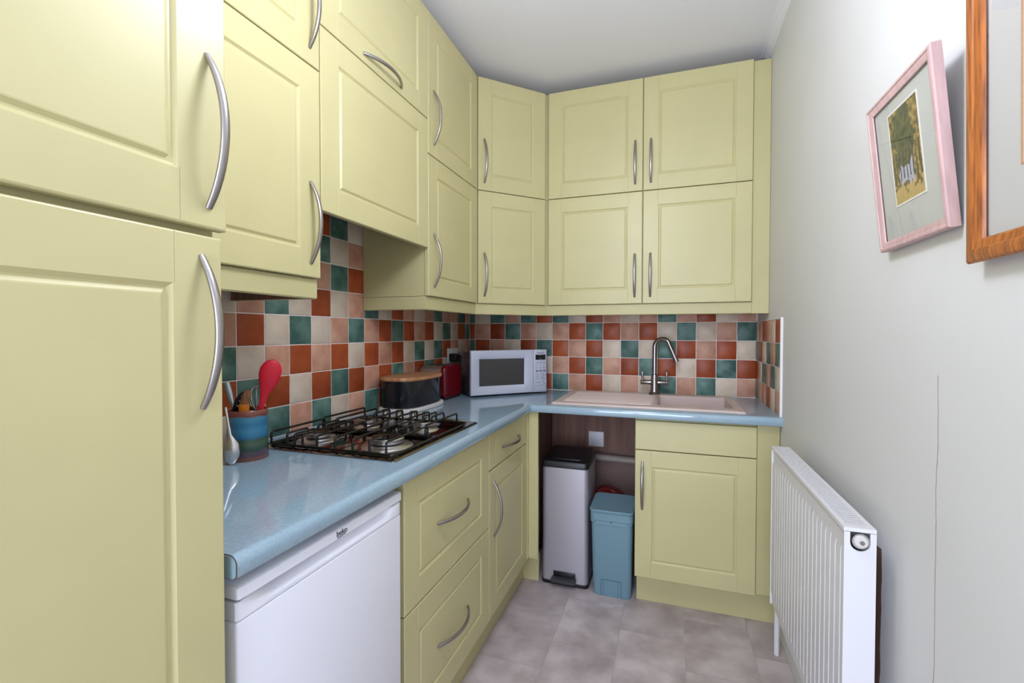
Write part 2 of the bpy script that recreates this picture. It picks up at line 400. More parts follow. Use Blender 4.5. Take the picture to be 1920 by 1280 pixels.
# ================================================================== LEFT BASE RUN
def base_body(t, b, plinth=None):
    box('body', b, CARC, t)
t = thing('drawer_unit', 'sage green base unit with two deep pan drawers under the hob', 'drawer unit', (0.3, -1.40, 0))
box('body', (0.02, 0.560, -1.700, -1.100, 0.14, 0.874), CARC, t)
put_door(t, 'drawer_front', (0.58, -1.699, 0.510), Q, 0.598, 0.358, 0.293, 0.688 - 0.510, True)
put_door(t, 'drawer_front', (0.58, -1.699, 0.140), Q, 0.598, 0.366, 0.293, 0.314 - 0.140, True)
t = thing('base_cabinet', 'sage green base cabinet with one small drawer above a tall door', 'cabinet', (0.3, -0.85, 0))
box('body', (0.02, 0.560, -1.098, -0.602, 0.14, 0.874), CARC, t)
put_door(t, 'drawer_front', (0.58, -1.096, 0.727), Q, 0.494, 0.141, 0.250, 0.790 - 0.727, True, 'stile')
put_door(t, 'door', (0.58, -1.096, 0.140), Q, 0.494, 0.582, 0.049, 0.562 - 0.140)
bm = bmesh.new(); prism(bm, [(0.562, -0.600), (0.584, -0.600), (0.584, -0.580), (0.630, -0.580), (0.630, -0.562), (0.562, -0.562)], 'z', 0.15, 0.876)
tag(fin('corner_post', bm, DOOR), 'narrow sage green corner post between the base cabinet and the bin recess', 'post')
bm = bmesh.new(); prism(bm, [(0.512, -1.70), (0.530, -1.70), (0.530, -0.500), (0.613, -0.500), (0.613, -0.482), (0.512, -0.482)], 'z', 0.0, 0.139)
tag(fin('plinth', bm, CARC), 'long sage green kickboard running below the drawer unit', 'plinth')
# bin recess panels
tag(box('side_panel', (0.548, 0.566, -0.560, -0.042, 0.1395, 0.876), WOODIN), 'brown wood panel forming the side of the bin recess', 'panel')
bm = bmesh.new(); bxm(bm, 0.568, 1.088, -0.040, -0.022, 0.575, 0.876); tag(fin('back_board', bm, WOODIN), 'brown wood board behind the bins with a white wall plate on it', 'board')
bm = bmesh.new(); tube(bm, [(0.57, -0.055, 0.545), (1.088, -0.055, 0.535)], 0.021, 16)
tag(fin('waste_pipe', bm, mat('grey_pipe', lin(176, 160, 152), 0.45), None, 40), 'pale grey waste pipe running level behind the bins', 'pipe')
t = thing('wall_plate', 'square white blanking plate screwed to the brown board above the bins', 'wall plate', (0.834, -0.040, 0.643))
box('plate', (0.790, 0.878, -0.049, -0.0402, 0.599, 0.687), PLASTW, t, 0.003)
for x in (0.804, 0.864):
    bm = bmesh.new(); xcyl(bm, (x, -0.0488, 0.643), (0, -1, 0), 0.0028, 0.0012, 10); fin('screw', bm, STEEL, t)

# ================================================================== SINK BASE
t = thing('sink_cabinet', 'sage green cabinet under the sink with a plain top panel and one door', 'cabinet', (1.34, -0.3, 0))
box('body', (1.0895, 1.588, -0.560, -0.02, 0.146, 0.660), CARC, t)
box('top_rail', (1.0895, 1.588, -0.560, -0.545, 0.660, 0.874), CARC, t)
for x in (1.0895, 1.572): box('side', (x, x + 0.016, -0.545, -0.02, 0.660, 0.874), CARC, t)
put_door(t, 'door', (1.0905, -0.580, 0.147), 0, 0.497, 0.582, 0.032, 0.569 - 0.147)
put_door(t, 'top_panel', (1.0905, -0.580, 0.733), 0, 0.497, 0.132, style='plain')
tag(box('filler_panel', (1.590, W - 0.002, -0.566, -0.548, 0.15, 0.874), CARC, bev=0.001, seg=1), 'sage green filler strip between the sink cabinet and the radiator wall', 'panel')
tag(box('plinth', (1.095, W - 0.002, -0.502, -0.484, 0.0, 0.145), CARC, bev=0.001, seg=1), 'sage green kickboard below the sink cabinet', 'plinth')

# ================================================================== WORKTOP
wt = bmesh.new(); XF, YB, YE = 0.604, -0.613, -2.212
prof = []
for i in range(7):
    a = i / 6 * PI / 2; prof.append((0.016 * (1 - math.sin(a)), T - 0.016 * (1 - math.cos(a))))
for i in range(1, 5):
    a = i / 4 * PI / 2; prof.append((0.008 * (1 - math.cos(a)), T - 0.030 - 0.008 * math.sin(a)))
sx0, sx1, sy0, sy1 = 0.706, 1.534, -0.546, -0.056
hole = [(sx0, sy0), (sx1, sy0), (sx1, sy1), (sx0, sy1)]
from mathutils.geometry import tessellate_polygon
def lpoly(o): return [(0.0, YE), (XF - o, YE), (XF - o, YB + o), (W, YB + o), (W, 0.0), (0.0, 0.0)]
rows = [[wt.verts.new((x, y, z)) for x, y in lpoly(o)] for o, z in prof]
for a, b in zip(rows, rows[1:]):
    for i in (1, 2): wt.faces.new((a[i], a[i + 1], b[i + 1], b[i]))
tp, bt = rows[0], rows[-1]
wt.faces.new([r[1] for r in rows] + [bt[0], tp[0]]); wt.faces.new([r[3] for r in rows[::-1]] + [tp[4], bt[4]])
wt.faces.new((tp[4], tp[5], bt[5], bt[4])); wt.faces.new((tp[5], tp[0], bt[0], bt[5]))
hv = []
for vs, z in ((tp, T), (bt, T - 0.038)):
    h = [wt.verts.new((x, y, z)) for x, y in hole]; hv.append(h); allv = vs + h
    for tri in tessellate_polygon([[v.co for v in vs], [v.co for v in h]]): wt.faces.new([allv[i] for i in tri])
for i in range(4): wt.faces.new((hv[0][i], hv[0][(i + 1) % 4], hv[1][(i + 1) % 4], hv[1][i]))
wk = tag(fin('worktop', wt, WORK, None, 40), 'L-shaped pale blue laminate worktop with a rounded front edge', 'worktop')
bm = bmesh.new(); prism(bm, [(0.45, prof[-1][1]), (0.45, T)] + [(XF - o, z) for o, z in prof], 'y', YE - 0.0010, YE - 0.0001); fin('edge_core', bm, mat('edge_brown', lin(84, 62, 56), 0.6), wk)
zc = T - 0.019; bm = bmesh.new(); prism(bm, [(0.45, zc - 0.0178), (0.45, zc + 0.0178)] + [(XF - 0.0014 - o * 0.96, zc + (z - zc) * 0.93) for o, z in prof], 'y', YE - 0.0020, YE - 0.0011); fin('end_cap', bm, WORKEND, wk)

# ================================================================== WALL CABINETS
DZ0, DZM, DZ1 = 1.410, 1.979, 2.545
XD = 0.32
def unit_y(name, label, y0, y1, z0, z1, bz0=None, **k):
    t = thing(name, label, 'cabinet', (0.15, (y0 + y1) / 2, z0), group=k.get('group'))
    box('body', (0.0095 if z0 < 1.5 else 0.001, 0.2995, y0 + 0.0008, y1 - 0.0008, bz0 if bz0 else z0 + 0.001, z1 - 0.001), k.get('bm', CARC), t)
    put_door(t, 'door', (XD, y0 + 0.002, z0 + 0.0018), Q, y1 - y0 - 0.004, z1 - z0 - 0.0036, k.get('hx'), k.get('hz'), k.get('horiz', False))
    return t
cab0 = unit_y('wall_cabinet', 'lower sage green wall cabinet beside the tall cupboard', -2.205, -1.702, DZ0, DZM, hx=0.462, hz=1.558 - DZ0 - 0.0018)
unit_y('wall_cabinet', 'upper sage green wall cabinet beside the tall cupboard', -2.205, -1.702, DZM, DZ1, hx=0.462, hz=2.131 - DZM)
t = unit_y('extractor_cabinet', 'sage green cabinet front hiding the extractor above the hob', -1.702, -1.102, 1.600, 2.112, bz0=1.74)
box('filter_panel', (0.02, 0.29, -1.68, -1.12, 1.728, 1.7395), mat('hood_grey', lin(150, 146, 138), 0.5), t)
unit_y('wall_cabinet', 'top lift-up cabinet with a level handle above the extractor', -1.702, -1.102, 2.112, DZ1, hx=0.298, hz=0.026, horiz=True)
unit_y('wall_cabinet', 'lower sage green wall cabinet between the extractor and the angled corner', -1.102, -0.606, DZ0, DZM, hx=0.044, hz=1.557 - DZ0)
unit_y('wall_cabinet', 'upper sage green wall cabinet between the extractor and the angled corner', -1.102, -0.606, DZM, DZ1, hx=0.044, hz=2.135 - DZM)
def corner(label, z0, z1, hz):
    t = thing('corner_cabinet', label, 'cabinet', (0.2, -0.2, z0), group=None)
    a = 0.0135
    bm = bmesh.new(); prism(bm, [(0.0095, -0.0095), (0.0095, -0.6052), (0.2995, -0.6052), (0.306, -0.5985), (0.600, -0.3045), (0.6068, -0.2995), (0.6068, -0.0095)], 'z', z0 + 0.001, z1 - 0.001)
    fin('body', bm, CARC, t)
    put_door(t, 'door', (0.32 + 0.0035, -0.605 + 0.0035, z0 + 0.0018), PI / 4, 0.388, z1 - z0 - 0.0036, 0.033, hz)
    return t
corner('lower angled corner wall cabinet with one narrow door above the microwave', DZ0, DZM, 1.555 - DZ0)
corner('upper angled corner wall cabinet with one narrow door below the ceiling', DZM, DZ1, 2.125 - DZM)
def unit_x(label, z0, z1, hz):
    t = thing('wall_cabinet', label, 'cabinet', (1.1, -0.15, z0))
    box('body', (0.6075, 1.6015, -0.2995, -0.0095, z0 + 0.001, z1 - 0.001), CARC, t)
    put_door(t, 'door', (0.6125, -0.32, z0 + 0.0018), 0, 0.4885, z1 - z0 - 0.0036, 0.4885 - 0.036, hz)
    put_door(t, 'door', (1.105, -0.32, z0 + 0.0018), 0, 0.495, z1 - z0 - 0.0036, 0.036, hz)
unit_x('lower double-door sage green wall cabinet above the sink', DZ0, DZM, 1.553 - DZ0)
unit_x('upper double-door sage green wall cabinet above the sink, below the ceiling', DZM, DZ1, 2.124 - DZM)
tag(box('filler_panel', (1.6025, W - 0.001, -0.304, -0.286, 1.3555, 2.54), CARC, bev=0.001, seg=1), 'tall sage green filler strip between the wall cabinets and the white wall', 'panel')
# pelmets (light rails)
def pelmet(path, label, zb=1.3555, zt=1.4095, th=0.018):
    bm = bmesh.new(); n = len(path); P = [Vector((x, y, 0)) for x, y in path]; out = []; inn = []
    for i, p in enumerate(P):
        d1 = (p - P[i - 1]).normalized() if i else None; d2 = (P[i + 1] - p).normalized() if i < n - 1 else None
        n1 = Vector((d1.y, -d1.x, 0)) if d1 else None; n2 = Vector((d2.y, -d2.x, 0)) if d2 else None
        nn = n1 if n2 is None else n2 if n1 is None else (n1 + n2) / (1 + n1.dot(n2))
        out.append(p); inn.append(p - nn * th)
    rings = []
    for a, b in zip(out, inn):
        o = (a - b).normalized()
        rings.append([(b.x, b.y, zb), (a.x - o.x * 0.003, a.y - o.y * 0.003, zb), (a.x, a.y, zb + 0.003), (a.x, a.y, zt), (b.x, b.y, zt)])
    loft(bm, rings); return tag(fin('pelmet', bm, CARC), label, 'pelmet')
pelmet([(0.0095, -1.100), (0.306, -1.100), (0.306, -0.599), (0.6005, -0.3045), (1.6018, -0.3045)], 'sage green rail under the corner wall cabinets, bending round above the microwave')
pl_ = pelmet([(0.306, -2.205), (0.306, -1.704), (0.0095, -1.704)], 'short sage green rail under the wall cabinet beside the tall cupboard')
box('inner_face', (0.0095, 0.287, -1.7238, -1.7222, 1.3570, 1.3975), WOODIN, pl_)
box('underside', (0.0095, 0.287, -2.203, -1.7235, 1.398, 1.4095), WOODIN, cab0)

# ================================================================== FRIDGE
t = thing('fridge', 'white undercounter fridge below the blue worktop', 'fridge', (0.3, -1.96, 0))
FX, FY0, FY1 = 0.586, -2.199, -1.725
box('body', (0.05, 0.530, FY0 + 0.002, FY1 - 0.002, 0.03, 0.828), WHITE, t, 0.004)
bm = bmesh.new(); out = rrect(0.05, FX + 0.003, FY0, FY1, 0.006)
loft(bm, [zr(out, 0.8355), zr(out, 0.8535), zr(rrect(0.052, FX, FY0 + 0.002, FY1 - 0.002, 0.006), 0.856)])
fin('top_lid', bm, WHITE, t, 40)
box('door_gasket', (0.530, 0.5375, FY0 + 0.006, FY1 - 0.006, 0.06, 0.826), mat('gasket_grey', lin(190, 190, 196), 0.6), t)
# grip strip: scooped out along its middle
bm = bmesh.new(); ys = [FY0, FY0 + 0.003, FY0 + 0.008, FY0 + 0.055, FY0 + 0.075, FY0 + 0.10, FY1 - 0.07, FY1 - 0.05, FY1 - 0.035, FY1 - 0.008, FY1 - 0.003, FY1]; zs = [0.800, 0.8015, 0.806, 0.812, 0.820, 0.8275, 0.830]
def grip(y, z):
    e = min(y - FY0, FY1 - y); x = FX - (0.004 if e <= 0 else 0.0012 if e < 0.005 else 0)
    if z >= 0.8299: x -= 0.002
    k = max(0.0, min(1.0, (e - 0.045) / 0.035)); s = max(0.0, (z - 0.806) / 0.024)
    return (x - k * 0.036 * s ** 0.9, y, z)
G = hfield(bm, ys, zs, grip)
for i in range(len(ys) - 1):
    a, b = G[i][-1], G[i + 1][-1]; a2, b2 = bm.verts.new((0.538, ys[i], 0.830)), bm.verts.new((0.538, ys[i + 1], 0.830)); bm.faces.new((a, b, b2, a2))
    a, b = G[i][0], G[i + 1][0]; a2, b2 = bm.verts.new((0.538, ys[i], 0.800)), bm.verts.new((0.538, ys[i + 1], 0.800)); bm.faces.new((a, b, b2, a2))
for q in (0, -1):
    bm.faces.new([G[q][j] for j in range(len(zs))] + [bm.verts.new((0.538, ys[q], 0.830)), bm.verts.new((0.538, ys[q], 0.800))])
bmesh.ops.remove_doubles(bm, verts=bm.verts[:], dist=1e-5)
fin('grip_strip', bm, WHITE, t, 40)
box('door', (0.538, FX, FY0, FY1, 0.06, 0.7985), WHITE, t, 0.005, 3)
for x, y in ((0.10, FY0 + 0.04), (0.10, FY1 - 0.04), (0.5, FY0 + 0.04), (0.5, FY1 - 0.04)):
    bm = bmesh.new(); lathe(bm, [(0.016, 0.0), (0.016, 0.032)], x, y, 12); fin('foot', bm, BLACK, t)
INK = mat('dark_ink', lin(50, 50, 62), 0.5)
text_part('logo', 'beko', 0.0165, INK, t, (FX + 0.0034, -1.9535, 0.8458), (PI / 2, 0, PI / 2))
bm = bmesh.new(); prism(bm, [(-1.967, 0.8366), (-1.942, 0.8384), (-1.942, 0.8398), (-1.967, 0.8380)], 'x', FX + 0.003, FX + 0.0038); fin('logo_line', bm, INK, t)

# ================================================================== SINK AND TAP
SX0, SX1, SY0, SY1 = 0.692, 1.548, -0.560, -0.040
t = thing('sink', 'cream composite sink with a ribbed drainer, set into the worktop', 'sink', (1.12, -0.3, T))
bm = bmesh.new()
bw = (1.180, 1.515, -0.485, -0.118)   # bowl opening
dr = (0.735, 1.160, -0.510, -0.095)   # drainer
def near(v, lst): return [v + d for d in lst]
us = sorted(set([SX0, SX0 + 0.002, SX0 + 0.006, SX1 - 0.006, SX1 - 0.002, SX1, dr[0], dr[0] + 0.012, dr[1] - 0.012, dr[1], bw[0], bw[0] + 0.004, bw[0] + 0.010, bw[0] + 0.022, bw[0] + 0.045, bw[1] - 0.045, bw[1] - 0.022, bw[1] - 0.010, bw[1] - 0.004, bw[1], 0.95, 1.35, 1.530, 1.534]))
rib = [dr[2] + 0.03 + i * 0.0062 for i in range(58) if dr[2] + 0.03 + i * 0.0062 < dr[3] - 0.03]
vs = sorted(set([SY0, SY0 + 0.002, SY0 + 0.006, SY1 - 0.006, SY1 - 0.002, SY1, dr[2], dr[2] + 0.012, dr[3] - 0.012, dr[3], bw[2], bw[2] + 0.004, bw[2] + 0.010, bw[2] + 0.022, bw[2] + 0.045, bw[3] - 0.045, bw[3] - 0.022, bw[3] - 0.010, bw[3] - 0.004, bw[3]] + rib))
def bowl(d):
    pts = [(0, 0), (0.004, -0.003), (0.010, -0.150), (0.022, -0.168), (0.045, -0.172), (1, -0.175)]
    for (a, x), (b, y) in zip(pts, pts[1:]):
        if a <= d <= b: return x + (y - x) * (d - a) / (b - a)
def sinkz(x, y):
    z = 0.009; e = min(x - SX0, SX1 - x, y - SY0, SY1 - y)
    if e <= 0: z = 0.0005
    elif e < 0.003: z = 0.006
    db = min(x - bw[0], bw[1] - x, y - bw[2], bw[3] - y); dd = min(x - dr[0], dr[1] - x, y - dr[2], dr[3] - y)
    if db >= 0: z += bowl(db)
    elif dd >= 0:
        z -= 0.0088 * min(1, dd / 0.012)
        if y in rib and 0.012 < x - dr[0] and dr[1] - x > 0.011 and rib.index(y) % 5 in (1, 2): z += 0.0085
    elif x > 1.5295 and x < 1.5345: z -= 0.002
    return T + z
hfield(bm, us, vs, lambda x, y: (x, y, sinkz(x, y)))
fin('basin', bm, SINKM, t, 30)
bm = bmesh.new(); lathe(bm, [(0.042, T - 0.1655), (0.042, T - 0.1625), (0.030, T - 0.1620), (0.012, T - 0.1635)], 1.345, -0.30, 24); fin('strainer', bm, CHROME, t, 40)

LEVM = mat('lever_steel', (0.45, 0.43, 0.43, 1), 0.34, 1.0)
TPX, TPY = 1.158, -0.082; ZB = T + 0.0095
t = thing('tap', 'brushed steel mixer tap with an angled spout behind the sink', 'tap', (TPX, TPY, ZB))
bm = bmesh.new(); lathe(bm, [(0.033, ZB), (0.033, ZB + 0.004), (0.024, ZB + 0.012), (0.0205, ZB + 0.030), (0.0205, ZB + 0.080), (0.0185, ZB + 0.085), (0.0185, ZB + 0.107), (0.013, ZB + 0.110)], TPX, TPY, 24); fin('body', bm, TAPM, t, 35)
sd = Vector((0.93, -0.36, 0))
def sp(u, z): return (TPX + sd.x * u, TPY + sd.y * u, z)
path = [sp(0, ZB + 0.105), sp(0, 1.160), sp(0, 1.185)] + [sp(0.044 * (1 - math.cos(a)), 1.185 + 0.044 * math.sin(a)) for a in [i * 0.26 for i in range(1, 10)]]
path += [sp(0.124, 1.106)]
bm = bmesh.new(); tube(bm, path, 0.0125, 14, up=(0.36, 0.93, 0)); fin('spout', bm, TAPM, t, 40)
for s, x1 in ((-1, 1.084), (1, 1.232)):
    bm = bmesh.new(); tube(bm, [(TPX + s * 0.018, TPY, 0.989), (x1 + -s * 0.002, TPY, 0.989), (x1, TPY, 0.989)], [0.0125, 0.0125, 0.0115], 16); h = fin('handle', bm, TAPM, t, 40)
    bm = bmesh.new(); xx = x1 - s * 0.010; tube(bm, [(xx, TPY, 0.996), (xx, TPY - 0.002, 1.022), (xx, TPY - 0.006, 1.045), (xx, TPY - 0.007, 1.049)], [0.0058, 0.0064, 0.0068, 0.0048], 14, ell=0.8, up=(0, -1, 0)); fin('lever', bm, LEVM, h, 50)

# ================================================================== HOB
HX0, HX1, HY0, HY1 = 0.060, 0.546, -1.690, -1.122
HOBM = mat('hob_steel', (0.27, 0.24, 0.225, 1), 0.09, 1.0)
IRON = mat('black_enamel', lin(16, 15, 15), 0.22)
ALU = mat('burner_aluminium', (0.72, 0.71, 0.72, 1), 0.3, 1.0)
t = thing('gas_hob', 'four-burner gas hob with black wire pan supports on the blue worktop', 'hob', (0.3, -1.4, T))
bm = bmesh.new(); loft(bm, [zr(rrect(HX0, HX1, HY0, HY1, 0.012), T + 0.0003), zr(rrect(HX0, HX1, HY0, HY1, 0.012), T + 0.003), zr(rrect(HX0 + 0.006, HX1 - 0.006, HY0 + 0.006, HY1 - 0.006, 0.010), T + 0.0062)])
fin('plate', bm, HOBM, t, 50)
for bx_, by_, br in ((0.180, -1.562, 0.036), (0.186, -1.318, 0.030), (0.432, -1.556, 0.048), (0.415, -1.312, 0.026)):
    bm = bmesh.new(); lathe(bm, [(br + 0.030, T + 0.0055), (br + 0.027, T + 0.0085), (br + 0.012, T + 0.0135), (br, T + 0.0145)], bx_, by_, 32); b_ = fin('burner', bm, ALU, t, 35)
    bm = bmesh.new(); lathe(bm, [(br - 0.004, T + 0.0145), (br - 0.004, T + 0.0180)], bx_, by_, 28); fin('gap_ring', bm, DARK, b_)
    bm = bmesh.new(); lathe(bm, [(br + 0.001, T + 0.0180), (br + 0.002, T + 0.0300), (br - 0.001, T + 0.0325)], bx_, by_, 32); fin('flame_ring', bm, ALU, b_, 35)
    bm = bmesh.new(); lathe(bm, [(br - 0.002, T + 0.0325), (br - 0.002, T + 0.0358), (br - 0.006, T + 0.037)], bx_, by_, 32); fin('burner_cap', bm, IRON, b_, 35)
zf, zt_ = T + 0.0115, T + 0.047
def grate(y0, y1, xs, bxs):
    g = None; bm = bmesh.new(); x0, x1 = xs[0] - 0.006, 0.526
    tube(bm, rounded_path([(x0, (y0 + y1) / 2, zf), (x0, y0, zf), (x1, y0, zf), (x1, y1, zf), (x0, y1, zf), (x0, (y0 + y1) / 2, zf)], 0.014), 0.0042, 8)
    g = fin('pan_support', bm, IRON, t, 50)
    for x in xs:
        segs = [(y0, y1)]
        for cx, cy, cr in bxs:
            if abs(x - cx) < 0.032: segs = [(y0, cy - 0.022), (cy + 0.022, y1)]
        for a, b in segs:
            pts = [(x, a, zf if a == y0 else zt_ - 0.012), (x, a, zt_), (x, b, zt_), (x, b, zf if b == y1 else zt_ - 0.012)]
            bm = bmesh.new(); tube(bm, rounded_path(pts, 0.010), 0.0036, 8); fin('bar', bm, IRON, g, 50)
    for x, cy in ((x0, 0), (x1, 0)):
        for yy in (y0 + 0.02, y1 - 0.02):
            bm = bmesh.new(); lathe(bm, [(0.004, T + 0.0062), (0.004, zf)], x, yy, 8); fin('foot', bm, IRON, g)
grate(-1.668, -1.440, [0.100, 0.160, 0.189, 0.218, 0.270, 0.334, 0.394, 0.450, 0.504], ((0.180, -1.562, 0.036), (0.432, -1.556, 0.048)))
grate(-1.430, -1.196, [0.084, 0.140, 0.200, 0.258, 0.322, 0.374, 0.404, 0.436, 0.490], ((0.186, -1.318, 0.03), (0.415, -1.312, 0.026)))
for x in (0.150, 0.214, 0.278, 0.334):
    bm = bmesh.new(); lathe(bm, [(0.0185, T + 0.006), (0.018, T + 0.010), (0.0155, T + 0.012), (0.0145, T + 0.034), (0.0125, T + 0.036)], x, -1.152, 20); k = fin('knob', bm, CHROME, t, 40)
tool = mat('polished_steel', (0.62, 0.60, 0.61, 1), 0.22, 1.0)
bm = bmesh.new(); tube(bm, [(0.380, -1.160, T + 0.0120), (0.42, -1.157, T + 0.014), (0.46, -1.154, T + 0.0125), (0.50, -1.150, T + 0.0110), (0.530, -1.147, T + 0.0095)], [0.005, 0.010, 0.011, 0.008, 0.002], 10, ell=0.30, up=(0, 0, 1)); tag(fin('spoon', bm, tool, None, 50), 'slim steel spoon handle lying on the hob edge beside the knobs', 'spoon')

# ================================================================== BREAD BIN, TRIVET, TOASTER
BCX, BCY = 0.108, -0.872
bm = bmesh.new(); a = sup(BCX, BCY, 0.101, 0.186, 3.2); b = sup(BCX, BCY, 0.098, 0.183, 3.2)
loft(bm, [zr(b, T + 0.0005), zr(a, T + 0.003), zr(a, T + 0.015), zr(b, T + 0.018)])
tag(fin('trivet', bm, mat('white_mat', lin(220, 214, 212), 0.55), None, 40), 'white board with rounded corners under the bread bin', 'trivet')
t = thing('bread_bin', 'glossy black oval bread bin with a bamboo lid, beside the red toaster', 'bread bin', (BCX, BCY, T + 0.018))
zb_ = T + 0.0182; bm = bmesh.new()
loft(bm, [zr(sup(BCX, BCY, 0.086, 0.164, 3.0), zb_), zr(sup(BCX, BCY, 0.092, 0.170, 3.0), zb_ + 0.004), zr(sup(BCX, BCY, 0.095, 0.174, 3.0), zb_ + 0.118)])
fin('body', bm, mat('black_enamel_gloss', lin(20, 22, 28), 0.13), t, 40)
bm = bmesh.new(); o1 = sup(BCX, BCY, 0.0985, 0.178, 3.0); o2 = sup(BCX, BCY, 0.0965, 0.176, 3.0)
loft(bm, [zr(o2, zb_ + 0.1182), zr(o1, zb_ + 0.121), zr(o1, zb_ + 0.130), zr(o2, zb_ + 0.133)])
fin('lid', bm, mat('bamboo', lin(168, 112, 74), 0.42, nscale=5, col2=lin(204, 152, 108), stretch=(16, 1.2, 4), detail=6), t, 40)

t = thing('toaster', 'dark red and chrome two-slot toaster between the bread bin and the microwave', 'toaster', (0.085, -0.55, T))
RED = mat('red_enamel', lin(108, 6, 22), 0.14, coat=0.4)
def tpan(x0, x1):
    bm = bmesh.new(); o = [(p[0], p[1]) for p in rrect(-0.651, -0.447, T + 0.012, T + 0.179, 0.030)]
    o2 = rrect(-0.648, -0.450, T + 0.015, T + 0.176, 0.028); rg = lambda q, x: [(x, y, z) for y, z in q]
    loft(bm, [rg(o, x0), rg(o, x1 - 0.004), rg(o2, x1)]); return fin('side_panel', bm, RED, t, 40)
tpan(0.138, 0.158)
bm = bmesh.new(); q = rrect(-0.648, -0.450, T + 0.014, T + 0.176, 0.034); loft(bm, [[(x, y, z) for y, z in q] for x in (0.013, 0.138)]); fin('body', bm, mat('toaster_chrome', (0.66, 0.62, 0.61, 1), 0.34, 1.0), t, 40)
for x in (0.045, 0.088): box('slot', (x, x + 0.022, -0.615, -0.483, T + 0.1755, T + 0.1772), DARK, t)
box('lever', (0.072, 0.100, -0.664, -0.648, T + 0.118, T + 0.130), BLACK, t, 0.002)
box('base', (0.020, 0.150, -0.645, -0.453, T, T + 0.012), BLACK, t)

# ================================================================== MICROWAVE
t = thing('microwave', 'silver-white microwave oven angled across the corner of the worktop', 'microwave', (0.240, -0.505, T), rz=PI / 4)
MWM = mat('microwave_silver', lin(202, 206, 222), 0.32, 0.15)
MWS = mat('microwave_case', lin(120, 112, 114), 0.24, 0.8)
box('case', (0.004, 0.480, 0.020, 0.205, 0.012, 0.240), MWS, t, 0.003)
box('rear_housing', (0.115, 0.430, 0.205, 0.298, 0.020, 0.225), MWS, t, 0.003)
bm = bmesh.new(); o = rrect(0.0, 0.378, 0.010, 0.251, 0.006); i0 = rrect(0.003, 0.375, 0.013, 0.248, 0.006)
win = [(0.0465, 0.056), (0.3220, 0.056), (0.3220, 0.2065), (0.0465, 0.2065)]
# door: frame ring around a recessed window
hfield_x = [0, 0.003, 0.0445, 0.0485, 0.320, 0.324, 0.375, 0.378]; hz_ = [0.010, 0.013, 0.054, 0.058, 0.2045, 0.2085, 0.248, 0.251]
def mdoor(x, z):
    e = min(x, 0.378 - x, z - 0.010, 0.251 - z); y = 0.003 if e <= 0.0001 else 0.0
    if 0.0484 < x < 0.3201 and 0.0579 < z < 0.2046: y = 0.004
    return (x, y, z)
G = hfield(bm, hfield_x, hz_, mdoor); bmesh.ops.recalc_face_normals(bm, faces=bm.faces[:])
nb_ = [bm.verts.new(p) for p in ((0, 0.0195, 0.010), (0.378, 0.0195, 0.010), (0.378, 0.0195, 0.251), (0, 0.0195, 0.251))]
n_ = len(hfield_x); m_ = len(hz_)
bm.faces.new([G[i][0] for i in range(n_)] + [nb_[1], nb_[0]]); bm.faces.new([G[n_ - 1][j] for j in range(m_)] + [nb_[2], nb_[1]])
bm.faces.new([G[i][m_ - 1] for i in range(n_ - 1, -1, -1)] + [nb_[3], nb_[2]]); bm.faces.new([G[0][j] for j in range(m_ - 1, -1, -1)] + [nb_[0], nb_[3]]); bm.faces.new(nb_)
dr_ = fin('door', bm, MWM, t, 40)
box('window', (0.0487, 0.3198, 0.0028, 0.0039, 0.0582, 0.2043), mat('microwave_glass', lin(66, 64, 64), 0.12), dr_)
cp = box('control_panel', (0.3795, 0.464, 0.0005, 0.0195, 0.010, 0.251), MWM, t, 0.0015)
DISP = mat('display_black', lin(24, 24, 28), 0.2); KEY = mat('key_grey', lin(150, 150, 166), 0.5); KEYD = mat('key_dark', lin(110, 110, 132), 0.5)
box('display', (0.391, 0.4555, -0.0006, 0.0004, 0.193, 0.2225), DISP, cp)
text_part('brand_lettering', 'Panasonic', 0.0115, INK, cp, (0.4225, 0.0, 0.2325), (PI / 2, 0, 0), 0.0005)
SEG = mat('display_marks', lin(150, 152, 160), 0.5)
for x, w_, z in ((0.411, 0.012, 0.2185), (0.430, 0.010, 0.2185), (0.413, 0.007, 0.197), (0.4235, 0.004, 0.197)): box('display_mark', (x, x + w_, -0.0009, -0.0005, z, z + 0.0022), SEG, cp)
for r, z, h_, m_k in ((0, 0.1735, 0.005, KEY), (1, 0.160, 0.0022, KEY), (2, 0.144, 0.006, KEY), (3, 0.1255, 0.0085, KEYD)):
    for k in range(3):
        x = 0.3935 + k * 0.0235; box('key', (x, x + (0.015 if r in (0, 3) else 0.009), -0.0004, 0.0004, z, z + h_), m_k, cp)
for z in (0.111, 0.098, 0.0855): box('key', (0.392, 0.411, -0.0004, 0.0004, z, z + 0.0026), KEY, cp)
for z, x in ((0.111, 0.428), (0.101, 0.436), (0.0905, 0.427), (0.081, 0.434)): box('key', (x, x + 0.015, -0.0004, 0.0004, z, z + 0.004), KEY, cp)
box('key', (0.394, 0.419, -0.0004, 0.0004, 0.063, 0.066), KEY, cp); box('key', (0.436, 0.443, -0.0004, 0.0004, 0.064, 0.069), KEY, cp); box('key', (0.443, 0.455, -0.0004, 0.0004, 0.053, 0.058), KEY, cp)
bm = bmesh.new()
for b in ((0.3865, 0.459, 0.046, 0.0468), (0.3865, 0.459, 0.0165, 0.0175), (0.3865, 0.3873, 0.0175, 0.046), (0.4582, 0.459, 0.0175, 0.046)): bxm(bm, b[0], b[1], -0.0003, 0.0006, b[2], b[3])
fin('door_button_outline', bm, KEYD, cp)
for x in (0.04, 0.44):
    for y in (0.05, 0.19):
        bm = bmesh.new(); lathe(bm, [(0.012, 0.0), (0.012, 0.0125)], x, y, 12); fin('foot', bm, BLACK, t)

